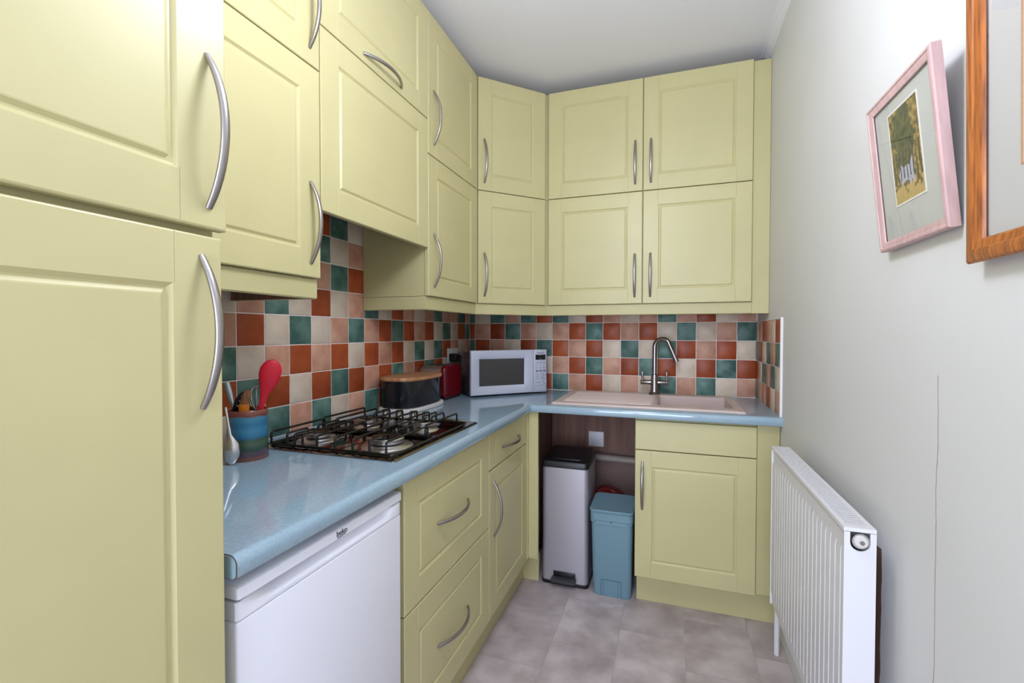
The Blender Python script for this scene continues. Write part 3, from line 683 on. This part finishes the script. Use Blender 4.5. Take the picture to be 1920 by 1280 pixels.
# socket with the plug
t = thing('socket', 'white double wall socket on the tiles behind the toaster', 'socket', (0.009, -0.258, 1.128))
box('plate', (0.0092, 0.0185, -0.331, -0.185, 1.085, 1.171), PLASTW, t, 0.003)
for y in (-0.284, -0.234): box('rocker', (0.0186, 0.0215, y, y + 0.012, 1.146, 1.163), PLASTW, t, 0.001)
bm = bmesh.new(); q = [(-0.233, 1.102), (-0.222, 1.092), (-0.198, 1.092), (-0.187, 1.102), (-0.185, 1.128), (-0.190, 1.140), (-0.230, 1.140), (-0.235, 1.128)]
sc_ = lambda s: [(-0.296 + (y + 0.210) * s, 1.117 + (z - 1.117) * s) for y, z in q]
rg = lambda q, x: [(x, y, z) for y, z in q]
loft(bm, [rg(sc_(1), 0.0186), rg(sc_(1), 0.050), rg(sc_(0.86), 0.062)]); tag(fin('plug', bm, BLACK, None, 40), 'black three-pin plug pushed into the white wall socket', 'plug')

# ================================================================== UTENSIL POT
PX, PY = 0.133, -1.779
m = bpy.data.materials.new('pot_glaze'); m.use_nodes = True; nt = m.node_tree; b = nt.nodes['Principled BSDF']; b.inputs['Roughness'].default_value = 0.22
tc = nt.nodes.new('ShaderNodeTexCoord'); spx = nt.nodes.new('ShaderNodeSeparateXYZ'); nt.links.new(tc.outputs['Object'], spx.inputs[0])
nz = nt.nodes.new('ShaderNodeTexNoise'); nz.inputs['Scale'].default_value = 22; mp = nt.nodes.new('ShaderNodeMapping'); mp.inputs['Scale'].default_value = (1, 1, 5); nt.links.new(tc.outputs['Object'], mp.inputs[0]); nt.links.new(mp.outputs[0], nz.inputs['Vector'])
ma = nt.nodes.new('ShaderNodeMath'); ma.operation = 'MULTIPLY_ADD'; ma.inputs[1].default_value = 0.010; nt.links.new(nz.outputs[0], ma.inputs[0]); nt.links.new(spx.outputs[2], ma.inputs[2])
mr = nt.nodes.new('ShaderNodeMapRange'); mr.inputs[1].default_value = T + 0.005; mr.inputs[2].default_value = T + 0.141; nt.links.new(ma.outputs[0], mr.inputs[0])
rp = nt.nodes.new('ShaderNodeValToRGB'); e = rp.color_ramp.elements; e[0].position = 0.0; e[0].color = lin(132, 84, 68); e[1].position = 1.0; e[1].color = lin(128, 74, 62)
for pos, c in ((0.06, (128, 82, 68)), (0.09, (92, 72, 86)), (0.18, (86, 72, 84)), (0.22, (52, 74, 66)), (0.34, (70, 92, 72)), (0.42, (56, 84, 66)), (0.46, (46, 104, 140)), (0.60, (66, 132, 164)), (0.72, (54, 116, 152)), (0.85, (70, 140, 168)), (0.885, (128, 72, 60))):
    x = e.new(pos); x.color = lin(*c)
nt.links.new(mr.outputs[0], rp.inputs[0]); nt.links.new(rp.outputs[0], b.inputs['Base Color'])
bm = bmesh.new(); lathe(bm, [(0.0495, T + 0.0003), (0.0515, T + 0.003), (0.0505, T + 0.05), (0.0490, T + 0.118), (0.0505, T + 0.121), (0.0505, T + 0.133), (0.0485, T + 0.136), (0.0455, T + 0.134), (0.0455, T + 0.010)], PX, PY, 40)
tag(fin('utensil_pot', bm, m, None, 50), 'blue and green glazed earthenware pot holding utensils beside the hob', 'pot')
def blade(name, label, cat, path, rad, m, ell=0.35, up=(0.32, -0.95, 0), n=12, parent=None):
    bm = bmesh.new(); tube(bm, path, rad, n, ell=ell, up=up)
    o = fin(name, bm, m, parent, 60)
    return tag(o, label, cat) if label else o
VU = (0.75, -0.66, 0)
blade('red_spoon', 'large red silicone spoon standing in the utensil pot', 'spoon',
      [(0.138, -1.772, 0.945), (0.167, -1.766, 1.052), (0.172, -1.764, 1.075), (0.176, -1.763, 1.092), (0.181, -1.761, 1.108), (0.186, -1.759, 1.126), (0.190, -1.757, 1.145), (0.194, -1.7555, 1.162), (0.197, -1.754, 1.175), (0.199, -1.753, 1.183), (0.200, -1.7525, 1.188)],
      [0.007, 0.0075, 0.008, 0.010, 0.016, 0.0235, 0.0275, 0.0270, 0.0215, 0.014, 0.003], mat('red_silicone', lin(206, 14, 44), 0.45), 0.30, VU, 20)
# whisk
t = thing('whisk', 'small steel wire whisk standing in the utensil pot', 'whisk', (0.14, -1.775, 0.95))
bm = bmesh.new(); tube(bm, [(0.130, -1.760, 0.94), (0.139, -1.757, 1.048)], 0.006, 10); fin('handle', bm, tool, t, 40)
for k in range(4):
    ang = k * PI / 4; dx, dy = math.cos(ang), math.sin(ang); pth = []
    for i in range(17):
        a = i / 16 * PI; wv = 0.020 * math.sin(a) ** 0.8 * (1 if True else 0); h_ = -math.cos(a)
        # out along one side and back down the other
        s_ = (i / 16 - 0.5) * 2; wd = 0.019 * math.copysign((1 - abs(abs(s_) * 2 - 1) ** 2) ** 0.5 if abs(s_) <= 1 else 0, s_); hh = 0.066 * (1 - abs(s_) ** 1.6)
        pth.append((0.139 + 0.004 * hh / 0.066 + dx * wd, -1.757 + dy * wd, 1.046 + hh))
    bm = bmesh.new(); tube(bm, pth, 0.0011, 6); fin('wire', bm, tool, t, 60)
t = thing('slotted_spoon', 'black slotted spoon standing in the utensil pot', 'spoon', (0.11, -1.785, 0.95))
blade('bowl', None, None, [(0.098, -1.789, 1.030), (0.104, -1.787, 1.052), (0.111, -1.784, 1.068), (0.119, -1.782, 1.083), (0.126, -1.780, 1.094), (0.130, -1.778, 1.099)], [0.006, 0.011, 0.014, 0.013, 0.009, 0.002], BLACK, 0.25, VU, 14, t)
blade('handle', None, None, [(0.120, -1.782, 0.94), (0.098, -1.789, 1.032)], [0.005, 0.0055], BLACK, 0.6, VU, 10, t)
for i in range(3):
    c = Vector((0.1045 + i * 0.0075, -1.7865 + i * 0.0024, 1.060 + i * 0.0125)) + Vector((0.0035, -0.0032, 0))
    bm = bmesh.new(); tube(bm, [c + Vector((-0.004, -0.001, 0.003)), c + Vector((0.002, 0.001, -0.002))], 0.0013, 6); fin('slot', bm, PLASTW, t)
t = thing('wooden_brush', 'wooden pastry brush with an orange collar standing in the utensil pot', 'brush', (0.133, -1.785, 0.95))
blade('collar', None, None, [(0.131, -1.790, 1.000), (0.133, -1.790, 1.066)], [0.0125, 0.0135], mat('orange_plastic', lin(206, 118, 30), 0.35), 0.55, VU, 14, t)
blade('bristles', None, None, [(0.134, -1.790, 1.066), (0.140, -1.788, 1.090), (0.144, -1.787, 1.104)], [0.0115, 0.011, 0.0085], mat('bristle_brown', lin(128, 84, 50), 0.7, noise=0.35, nscale=60, stretch=(6, 6, 0.6)), 0.4, VU, 14, t)
blade('metal_spatula', 'steel spatula blade leaning out of the utensil pot beside the tall cupboard', 'spatula', [(0.120, -1.782, 0.95), (0.096, -1.790, 1.058), (0.087, -1.793, 1.085), (0.080, -1.795, 1.108), (0.076, -1.796, 1.125)], [0.0035, 0.0045, 0.0075, 0.0085, 0.0075], mat('blue_steel', (0.35, 0.40, 0.45, 1), 0.25, 0.9), 0.25, VU)
blade('serving_spoon', 'steel serving spoon propped bowl-down against the utensil pot', 'spoon', [(0.133, -1.846, 1.066), (0.143, -1.848, 1.030), (0.151, -1.849, 0.995), (0.1545, -1.8485, 0.982), (0.157, -1.848, 0.970), (0.158, -1.848, 0.955), (0.157, -1.848, 0.938), (0.155, -1.848, 0.925), (0.1545, -1.848, 0.9185)], [0.003, 0.003, 0.004, 0.009, 0.0150, 0.0175, 0.0165, 0.0115, 0.005], tool, 0.30, VU, 16)

# ================================================================== BINS
t = thing('pedal_bin', 'tall silver pedal bin with a black lid in the recess under the worktop', 'bin', (0.745, -0.37, 0))
BS = mat('bin_steel', lin(186, 182, 190), 0.36, 0.55)
bm = bmesh.new(); o = rrect(0.630, 0.862, -0.500, -0.245, 0.022); loft(bm, [zr(o, 0.016), zr(o, 0.588)]); fin('body', bm, BS, t, 40)
bm = bmesh.new(); o = rrect(0.626, 0.866, -0.504, -0.241, 0.024); loft(bm, [zr(o, 0.0), zr(o, 0.016)]); fin('base', bm, BLACK, t, 40)
bm = bmesh.new(); o = rrect(0.624, 0.864, -0.506, -0.243, 0.022); o2 = rrect(0.626, 0.862, -0.503, -0.246, 0.022); o3 = rrect(0.636, 0.852, -0.485, -0.256, 0.02)
loft(bm, [zr(o2, 0.5885), zr(o, 0.592), zr(o, 0.612), zr(o2, 0.620), [(x, y, 0.624 + (y + 0.485) * 0.075) for x, y in o3]]); ld = fin('lid', bm, BLACK, t, 40)
box('lid_ridge', (0.680, 0.820, -0.474, -0.468, 0.623, 0.6285), BLACK, ld, 0.001)
pm = mat('pedal_grey', lin(62, 62, 66), 0.45)
bm = bmesh.new(); loft(bm, [zr(rrect(0.684, 0.808, -0.545, -0.498, 0.012), 0.030), zr(rrect(0.684, 0.808, -0.545, -0.498, 0.012), 0.042)]); fin('pedal', bm, pm, t, 40)
box('pedal_slot', (0.690, 0.802, -0.504, -0.4992, 0.022, 0.068), BLACK, t, 0.002)
t = thing('plastic_bin', 'small teal blue plastic bin with a flap lid beside the sink cabinet', 'bin', (0.98, -0.42, 0))
BB = mat('teal_plastic', lin(116, 150, 164), 0.42)
bm = bmesh.new(); loft(bm, [zr(rrect(0.896, 1.068, -0.527, -0.345, 0.020), 0.0), zr(rrect(0.892, 1.071, -0.531, -0.341, 0.022), 0.008), zr(rrect(0.883, 1.078, -0.538, -0.331, 0.024), 0.362)]); bo = fin('body', bm, BB, t, 40)
bm = bmesh.new(); o = rrect(0.879, 1.081, -0.543, -0.327, 0.024); o2 = rrect(0.881, 1.079, -0.541, -0.329, 0.024)
loft(bm, [zr(o2, 0.366), zr(o, 0.368), zr(o, 0.404)]); fin('rim', bm, BB, t, 40)
bm = bmesh.new()
for x0, x1, d in ((0.884, 0.902, 0.012), (0.906, 0.975, 0.0), (0.985, 1.054, 0.0), (1.058, 1.076, 0.012)): bxm(bm, x0, x1, -0.5432, -0.530, 0.350 + d, 0.3665)
fin('rim_tabs', bm, BB, t)
bm = bmesh.new(); o = rrect(0.876, 1.083, -0.550, -0.325, 0.026); o2 = rrect(0.880, 1.079, -0.546, -0.329, 0.024); o3 = rrect(0.892, 1.067, -0.533, -0.340, 0.02)
sl = lambda q, z: [(x, y, z + (y + 0.55) * 0.05) for x, y in q]
loft(bm, [sl(o2, 0.405), sl(o, 0.410), sl(o, 0.416), sl(o2, 0.4195), sl(o3, 0.4165)]); fin('lid', bm, BB, t, 40)
bm = bmesh.new()
for pts in ([(0.929, 0.004), (0.932, 0.004), (0.936, 0.083), (0.933, 0.083)], [(1.026, 0.083), (1.023, 0.083), (1.025, 0.004), (1.028, 0.004)], [(0.933, 0.083), (1.026, 0.083), (1.026, 0.080), (0.933, 0.080)], [(0.941, 0.004), (0.943, 0.004), (0.945, 0.074), (0.943, 0.074)], [(1.012, 0.004), (1.014, 0.004), (1.012, 0.074), (1.010, 0.074)]):
    fr = lambda z: -0.5312 - 0.007 * z / 0.362
    loft(bm, [[(x, fr(z) - 0.0008, z) for x, z in pts], [(x, fr(z) + 0.003, z) for x, z in pts]])
fin('grip_outline', bm, mat('teal_dark', lin(80, 112, 126), 0.5), t)  # outline in a darker teal than the bin body
# red things glimpsed behind the bins
RM = mat('dark_red_plastic', lin(120, 10, 14), 0.4)
bm = bmesh.new(); sh = [(0.846, 0.0), (1.010, 0.0), (1.024, 0.34), (1.005, 0.370), (0.970, 0.390), (0.935, 0.405), (0.905, 0.411), (0.876, 0.405), (0.858, 0.390), (0.846, 0.360)]
prism(bm, sh, 'y', -0.20, -0.13); bmesh.ops.bevel(bm, geom=bm.edges[:], offset=0.008, segments=2, affect='EDGES'); tag(fin('plastic_tub', bm, RM, None, 40), 'dark red rounded plastic tub peeping over the teal bin', 'tub')
bm = bmesh.new(); sh = [(0.77, 0.0), (0.822, 0.0), (0.829, 0.25), (0.8345, 0.31), (0.834, 0.345), (0.826, 0.378), (0.815, 0.392), (0.79, 0.40), (0.77, 0.39)]
prism(bm, sh, 'y', -0.195, -0.135); bmesh.ops.bevel(bm, geom=bm.edges[:], offset=0.007, segments=2, affect='EDGES'); tag(fin('plastic_tub', bm, RM, None, 40), 'dark red rounded plastic tub in the gap between the silver and teal bins', 'tub')

# ================================================================== RADIATOR
t = thing('radiator', 'white panel radiator with vertical ribs on the white wall', 'radiator', (1.61, -1.26, 0.3))
RX0, RX1, RY0, RY1, RZ0, RZ1 = 1.580, 1.637, -1.625, -0.905, 0.300, 0.862
bm = bmesh.new(); pit = 0.0333; ys = [RY0 + 0.006, RY0 + 0.016]; pf = [0.0, 0.0]; y = RY0 + 0.022
while y + pit < RY1 - 0.012:
    ys += [y, y + 0.0022, y + 0.0048, y + 0.0070]; pf += [0.0, 0.0050, 0.0050, 0.0]; y += pit
ys += [RY1 - 0.012, RY1 - 0.004]; pf += [0, 0]
zs = [RZ0, RZ0 + 0.006, RZ0 + 0.034, RZ0 + 0.046, RZ1 - 0.062, RZ1 - 0.050, RZ1 - 0.016, RZ1 - 0.010]; zk = [0, 0, 0, 1, 1, 0, 0, 0]
ed = [0.006, 0.0, 0.0, 0.0, 0.0, 0.0, 0.0, 0.006]
G = hfield(bm, ys, zs, lambda a, c: (RX0 + 0.006 + pf[ys.index(a)] * zk[zs.index(c)] + ed[zs.index(c)] - (0.003 if zk[zs.index(c)] else 0), a, c))
fin('front_panel', bm, RADM, t, 30)
box('back_panel', (RX1 - 0.006, RX1 - 0.001, RY0 + 0.006, RY1 - 0.004, RZ0, RZ1 - 0.012), RADM, t)
box('fin_shade_block', (RX0 + 0.016, RX1 - 0.008, RY0 + 0.05, RY1 - 0.02, RZ0 + 0.05, RZ1 - 0.03), mat('shadow_grey', lin(86, 84, 84), 0.7), t)  # one plain box for the fins; shade beneath the slats is in its grey
# top grille: rails and slats
bm = bmesh.new(); bxm(bm, RX0, RX0 + 0.010, RY0, RY1, RZ1 - 0.008, RZ1); bxm(bm, RX1 - 0.010, RX1, RY0, RY1, RZ1 - 0.008, RZ1); bxm(bm, RX0 + 0.010, RX1 - 0.010, RY0, RY0 + 0.020, RZ1 - 0.008, RZ1); bxm(bm, RX0 + 0.010, RX1 - 0.010, RY1 - 0.012, RY1, RZ1 - 0.008, RZ1)
gr = fin('top_grille', bm, RADM, t)
bm = bmesh.new(); bxm(bm, 0, RX1 - RX0 - 0.020, 0, 0.0082, -0.006, 0.0); bmesh.ops.recalc_face_normals(bm, faces=bm.faces[:]); sm = bpy.data.meshes.new('slat'); bm.to_mesh(sm); bm.free(); sm.materials.append(RADM)
y = RY0 + 0.0235
while y + 0.008 < RY1 - 0.012:
    o = newobj('slat', sm, None, gr); o.location = (RX0 + 0.010, y, RZ1 - 0.0004); y += 0.0136
# near end panel with the notch for the valve
cxv, czv, rv = 1.609, 0.836, 0.0175
no = [(RX0 + 0.001, RZ0), (RX1, RZ0), (RX1, RZ1 - 0.009), (cxv + rv, RZ1 - 0.009)] + [(cxv + rv * math.cos(a), czv - 0.004 + rv * math.sin(a)) for a in [-i * PI / 10 for i in range(11)]] + [(cxv - rv, RZ1 - 0.009), (RX0 + 0.001, RZ1 - 0.009)]
bm = bmesh.new(); mk = lambda y: [(x, y, z) for x, z in no]; loft(bm, [mk(RY0), mk(RY0 + 0.004)]); fin('end_panel', bm, RADM, t)
box('end_panel', (RX0 + 0.001, RX1, RY1 - 0.004, RY1, RZ0, RZ1 - 0.009), RADM, t)
vm = mat('valve_white', lin(214, 210, 208), 0.35); vd = mat('valve_dark', lin(120, 112, 108), 0.5)
bm = bmesh.new(); tube(bm, [(cxv, RY0 + 0.045, czv), (cxv, RY0 - 0.003, czv)], 0.0155, 20); v = fin('air_plug', bm, CHROME, t, 40)
bm = bmesh.new(); tube(bm, [(cxv, RY0 - 0.003, czv), (cxv, RY0 - 0.007, czv)], [0.0125, 0.0110], 20); fin('plug_face', bm, vm, v, 40)
bm = bmesh.new(); tube(bm, [(cxv + 0.001, RY0 - 0.007, czv - 0.001), (cxv + 0.001, RY0 - 0.010, czv - 0.001)], 0.0042, 12); fin('bleed_screw', bm, vd, v, 40)  # screw in a darker grey than the plug face
bm = bmesh.new(); tube(bm, rounded_path([(1.642, -0.716, 0.0), (1.642, -0.716, 0.325), (1.622, -0.910, 0.325)], 0.02), 0.0095, 14); fin('pipe', bm, RADM, t, 40)

# ================================================================== PICTURES
def frame_ring(bm, w, h, prof):
    """moulding: list of (inset from the outer edge, height toward the room); local x = across, z = up, -y = toward the room"""
    rings = []
    for i, d in prof: rings.append([(i, -d, i), (w - i, -d, i), (w - i, -d, h - i), (i, -d, h - i)])
    loft(bm, rings, False, False)
def picture(name, label, loc, rot, w, h, prof, fm, matm, art, artm, border=None):
    t = thing(name, label, 'picture', loc, rot=rot)
    bm = bmesh.new(); frame_ring(bm, w, h, prof); fin('frame', bm, fm, t, 30)
    i = prof[-1][0] - 0.004; dpt = prof[-1][1]
    box('backing', (0.004, w - 0.004, -0.004, 0.0, 0.004, h - 0.004), mat(name + '_backing', lin(120, 96, 74), 0.8), t)
    box('mount', (i, w - i, -dpt + 0.0028, -0.0045, i, h - i), matm, t)
    if border:
        bm = bmesh.new(); x0, x1, z0, z1 = border; q = 0.0025
        for b in ((x0, x1, z0, z0 + q), (x0, x1, z1 - q, z1), (x0, x0 + q, z0 + q, z1 - q), (x1 - q, x1, z0 + q, z1 - q)): bxm(bm, b[0], b[1], -dpt + 0.0020, -dpt + 0.0030, b[2], b[3])
        fin('mount_border', bm, mat(name + '_border', lin(206, 150, 108), 0.5), t)
    x0, x1, z0, z1 = art
    bv = 0.003
    bm = bmesh.new()
    for b in ((x0 - bv, x0, z0 - bv, z1 + bv), (x1, x1 + bv, z0 - bv, z1 + bv), (x0, x1, z0 - bv, z0), (x0, x1, z1, z1 + bv)): bxm(bm, b[0], b[1], -dpt + 0.0018, -dpt + 0.0030, b[2], b[3])
    fin('mount_bevel', bm, mat(name + '_bevel', lin(238, 236, 230), 0.7), t)
    box('print', (x0, x1, -dpt + 0.0021, -dpt + 0.0030, z0, z1), artm, t)
    box('glass', (i, w - i, -dpt + 0.0002, -dpt + 0.0012, i, h - i), PICGL, t)
    return t
PICGL = pane_mat('picture_glass', refl=1.45)
PINK = mat('pink_wood', lin(204, 170, 168), 0.5, noise=0.10, nscale=10, stretch=(8, 8, 1.5))
OAK = mat('oak', lin(118, 62, 34), 0.28, nscale=14, col2=lin(196, 116, 52), stretch=(14, 14, 1.0), detail=7, ramp=(0.3, 0.7))
# woodland print
m = bpy.data.materials.new('woodland_print'); m.use_nodes = True; nt = m.node_tree; N = nt.nodes; L = nt.links; b = N['Principled BSDF']; b.inputs['Roughness'].default_value = 0.6
tc = N.new('ShaderNodeTexCoord'); sp_ = N.new('ShaderNodeSeparateXYZ'); L.new(tc.outputs['Generated'], sp_.inputs[0])
nz = N.new('ShaderNodeTexNoise'); nz.inputs['Scale'].default_value = 90; nz.inputs['Detail'].default_value = 6; L.new(tc.outputs['Object'], nz.inputs['Vector'])
nb = N.new('ShaderNodeTexNoise'); nb.inputs['Scale'].default_value = 26; nb.inputs['Detail'].default_value = 4; L.new(tc.outputs['Object'], nb.inputs['Vector'])
def mth(op, a, c, d=None):
    n = N.new('ShaderNodeMath'); n.operation = op
    for i, v in enumerate((a, c, d)):
        if v is None: continue
        if isinstance(v, (int, float)): n.inputs[i].default_value = v
        else: L.new(v, n.inputs[i])
    return n.outputs[0]
U, V = sp_.outputs[0], sp_.outputs[2]
r1 = N.new('ShaderNodeValToRGB'); e = r1.color_ramp.elements; e[0].position = 0.32; e[0].color = lin(62, 58, 34); e[1].position = 0.68; e[1].color = lin(196, 164, 96); x = e.new(0.5); x.color = lin(128, 108, 58); L.new(nz.outputs[0], r1.inputs[0])
wb_ = mth('MULTIPLY_ADD', nz.outputs[0], 0.9, -0.45)
du = mth('DIVIDE', mth('SUBTRACT', mth('ADD', U, mth('MULTIPLY_ADD', nb.outputs[0], 0.7, -0.35)), 0.46), 0.36); dv = mth('DIVIDE', mth('SUBTRACT', mth('ADD', V, mth('MULTIPLY_ADD', nb.outputs[0], 0.3, -0.15)), 0.70), 0.36)
tree = mth('LESS_THAN', mth('ADD', mth('ADD', mth('MULTIPLY', du, du), mth('MULTIPLY', dv, dv)), wb_), 0.95)
r2 = N.new('ShaderNodeValToRGB'); r2.color_ramp.elements[0].position = 0.35; r2.color_ramp.elements[1].position = 0.72; r2.color_ramp.elements[0].color = lin(30, 40, 30); r2.color_ramp.elements[1].color = lin(104, 108, 66); L.new(nz.outputs[0], r2.inputs[0])
pool = mth('MULTIPLY', mth('LESS_THAN', mth('ABSOLUTE', mth('SUBTRACT', V, 0.30), 0), mth('MULTIPLY_ADD', nz.outputs[0], 0.34, -0.06)), mth('LESS_THAN', mth('ADD', mth('ABSOLUTE', mth('SUBTRACT', U, 0.47), 0), mth('MULTIPLY_ADD', nb.outputs[0], 0.3, -0.15)), 0.24))
stripe = N.new('ShaderNodeTexWave'); stripe.wave_type = 'BANDS'; stripe.bands_direction = 'X'; stripe.inputs['Scale'].default_value = 26; stripe.inputs['Distortion'].default_value = 3; L.new(tc.outputs['Object'], stripe.inputs['Vector'])
trunk = mth('MULTIPLY', mth('GREATER_THAN', stripe.outputs[1], 0.80), mth('MULTIPLY', mth('GREATER_THAN', V, mth('MULTIPLY_ADD', nb.outputs[0], 0.4, 0.02)), mth('LESS_THAN', V, 0.55)))
low = mth('MULTIPLY', mth('LESS_THAN', V, mth('MULTIPLY_ADD', nz.outputs[0], 0.7, -0.18)), 0.7)
def mixc(fac, a, c):
    x = N.new('ShaderNodeMix'); x.data_type = 'RGBA'; L.new(fac, x.inputs[0]); L.new(a, x.inputs[6])
    if isinstance(c, tuple): x.inputs[7].default_value = c
    else: L.new(c, x.inputs[7])
    return x.outputs[2]
c = mixc(low, r1.outputs[0], lin(206, 176, 108)); c = mixc(pool, c, lin(176, 178, 198)); c = mixc(tree, c, r2.outputs[0]); c = mixc(trunk, c, lin(44, 42, 38)); L.new(c, b.inputs['Base Color'])
# local x runs toward the camera (-y of the room), -y local faces the room (-x of the room)
lean = math.atan2(0.030, 0.296)
picture('pink_picture', 'small woodland print in a pale pink wooden frame, leaning out from the wall', (1.674, -1.562, 1.434), (-lean * -1, 0, -Q), 0.254, 0.300,
        [(0.0, 0.0), (0.0, 0.014), (0.002, 0.0165), (0.006, 0.0170), (0.0075, 0.0155), (0.010, 0.0155), (0.0185, 0.0125), (0.0195, 0.0105)], PINK,
        mat('grey_mount', lin(196, 197, 192), 0.8), (0.0745, 0.1815, 0.080, 0.255), m)
m2 = mat('pale_print', lin(206, 200, 196), 0.7, nscale=6, col2=lin(190, 196, 186))
picture('oak_picture', 'large picture in a moulded golden oak frame at the edge of the view', (1.674, -1.869, 1.366), (0.016, 0, -Q), 0.46, 0.58,
        [(0.014, 0.0), (0.010, 0.006), (0.004, 0.010), (0.0, 0.014), (0.0, 0.017), (0.003, 0.0205), (0.012, 0.0225), (0.018, 0.0215), (0.020, 0.0195), (0.028, 0.0185), (0.032, 0.0165), (0.034, 0.0125)], OAK,
        mat('warm_mount', lin(198, 196, 194), 0.8), (0.135, 0.325, 0.15, 0.43), m2, (0.098, 0.362, 0.114, 0.468))

# ================================================================== ADDED FILL LAMP (unseen, hung to brighten the ceiling and room)
t = thing('added_fill_lamp', 'unseen white globe lamp added above the view to brighten the ceiling', 'lamp', (1.00, -1.95, H))
bm = bmesh.new(); lathe(bm, [(0.05, H - 0.001), (0.05, H - 0.02), (0.008, H - 0.03)], 1.00, -1.95, 24); fin('rose', bm, PLASTW, t, 40)
bm = bmesh.new(); tube(bm, [(1.00, -1.95, H - 0.02), (1.00, -1.95, 2.24)], 0.004, 8); fin('cord', bm, PLASTW, t)
bm = bmesh.new(); lathe(bm, [(0.13 * math.sin(PI * i / 16), 2.11 - 0.13 * math.cos(PI * i / 16)) for i in range(17)], 1.00, -1.95, 28); fin('globe', bm, emit('fill_glow', (0.81, 0.86, 1.0, 1), FILL_EMIT), t, 60)

for o in LOCALS:
    if '_loc' in o: del o['_loc']
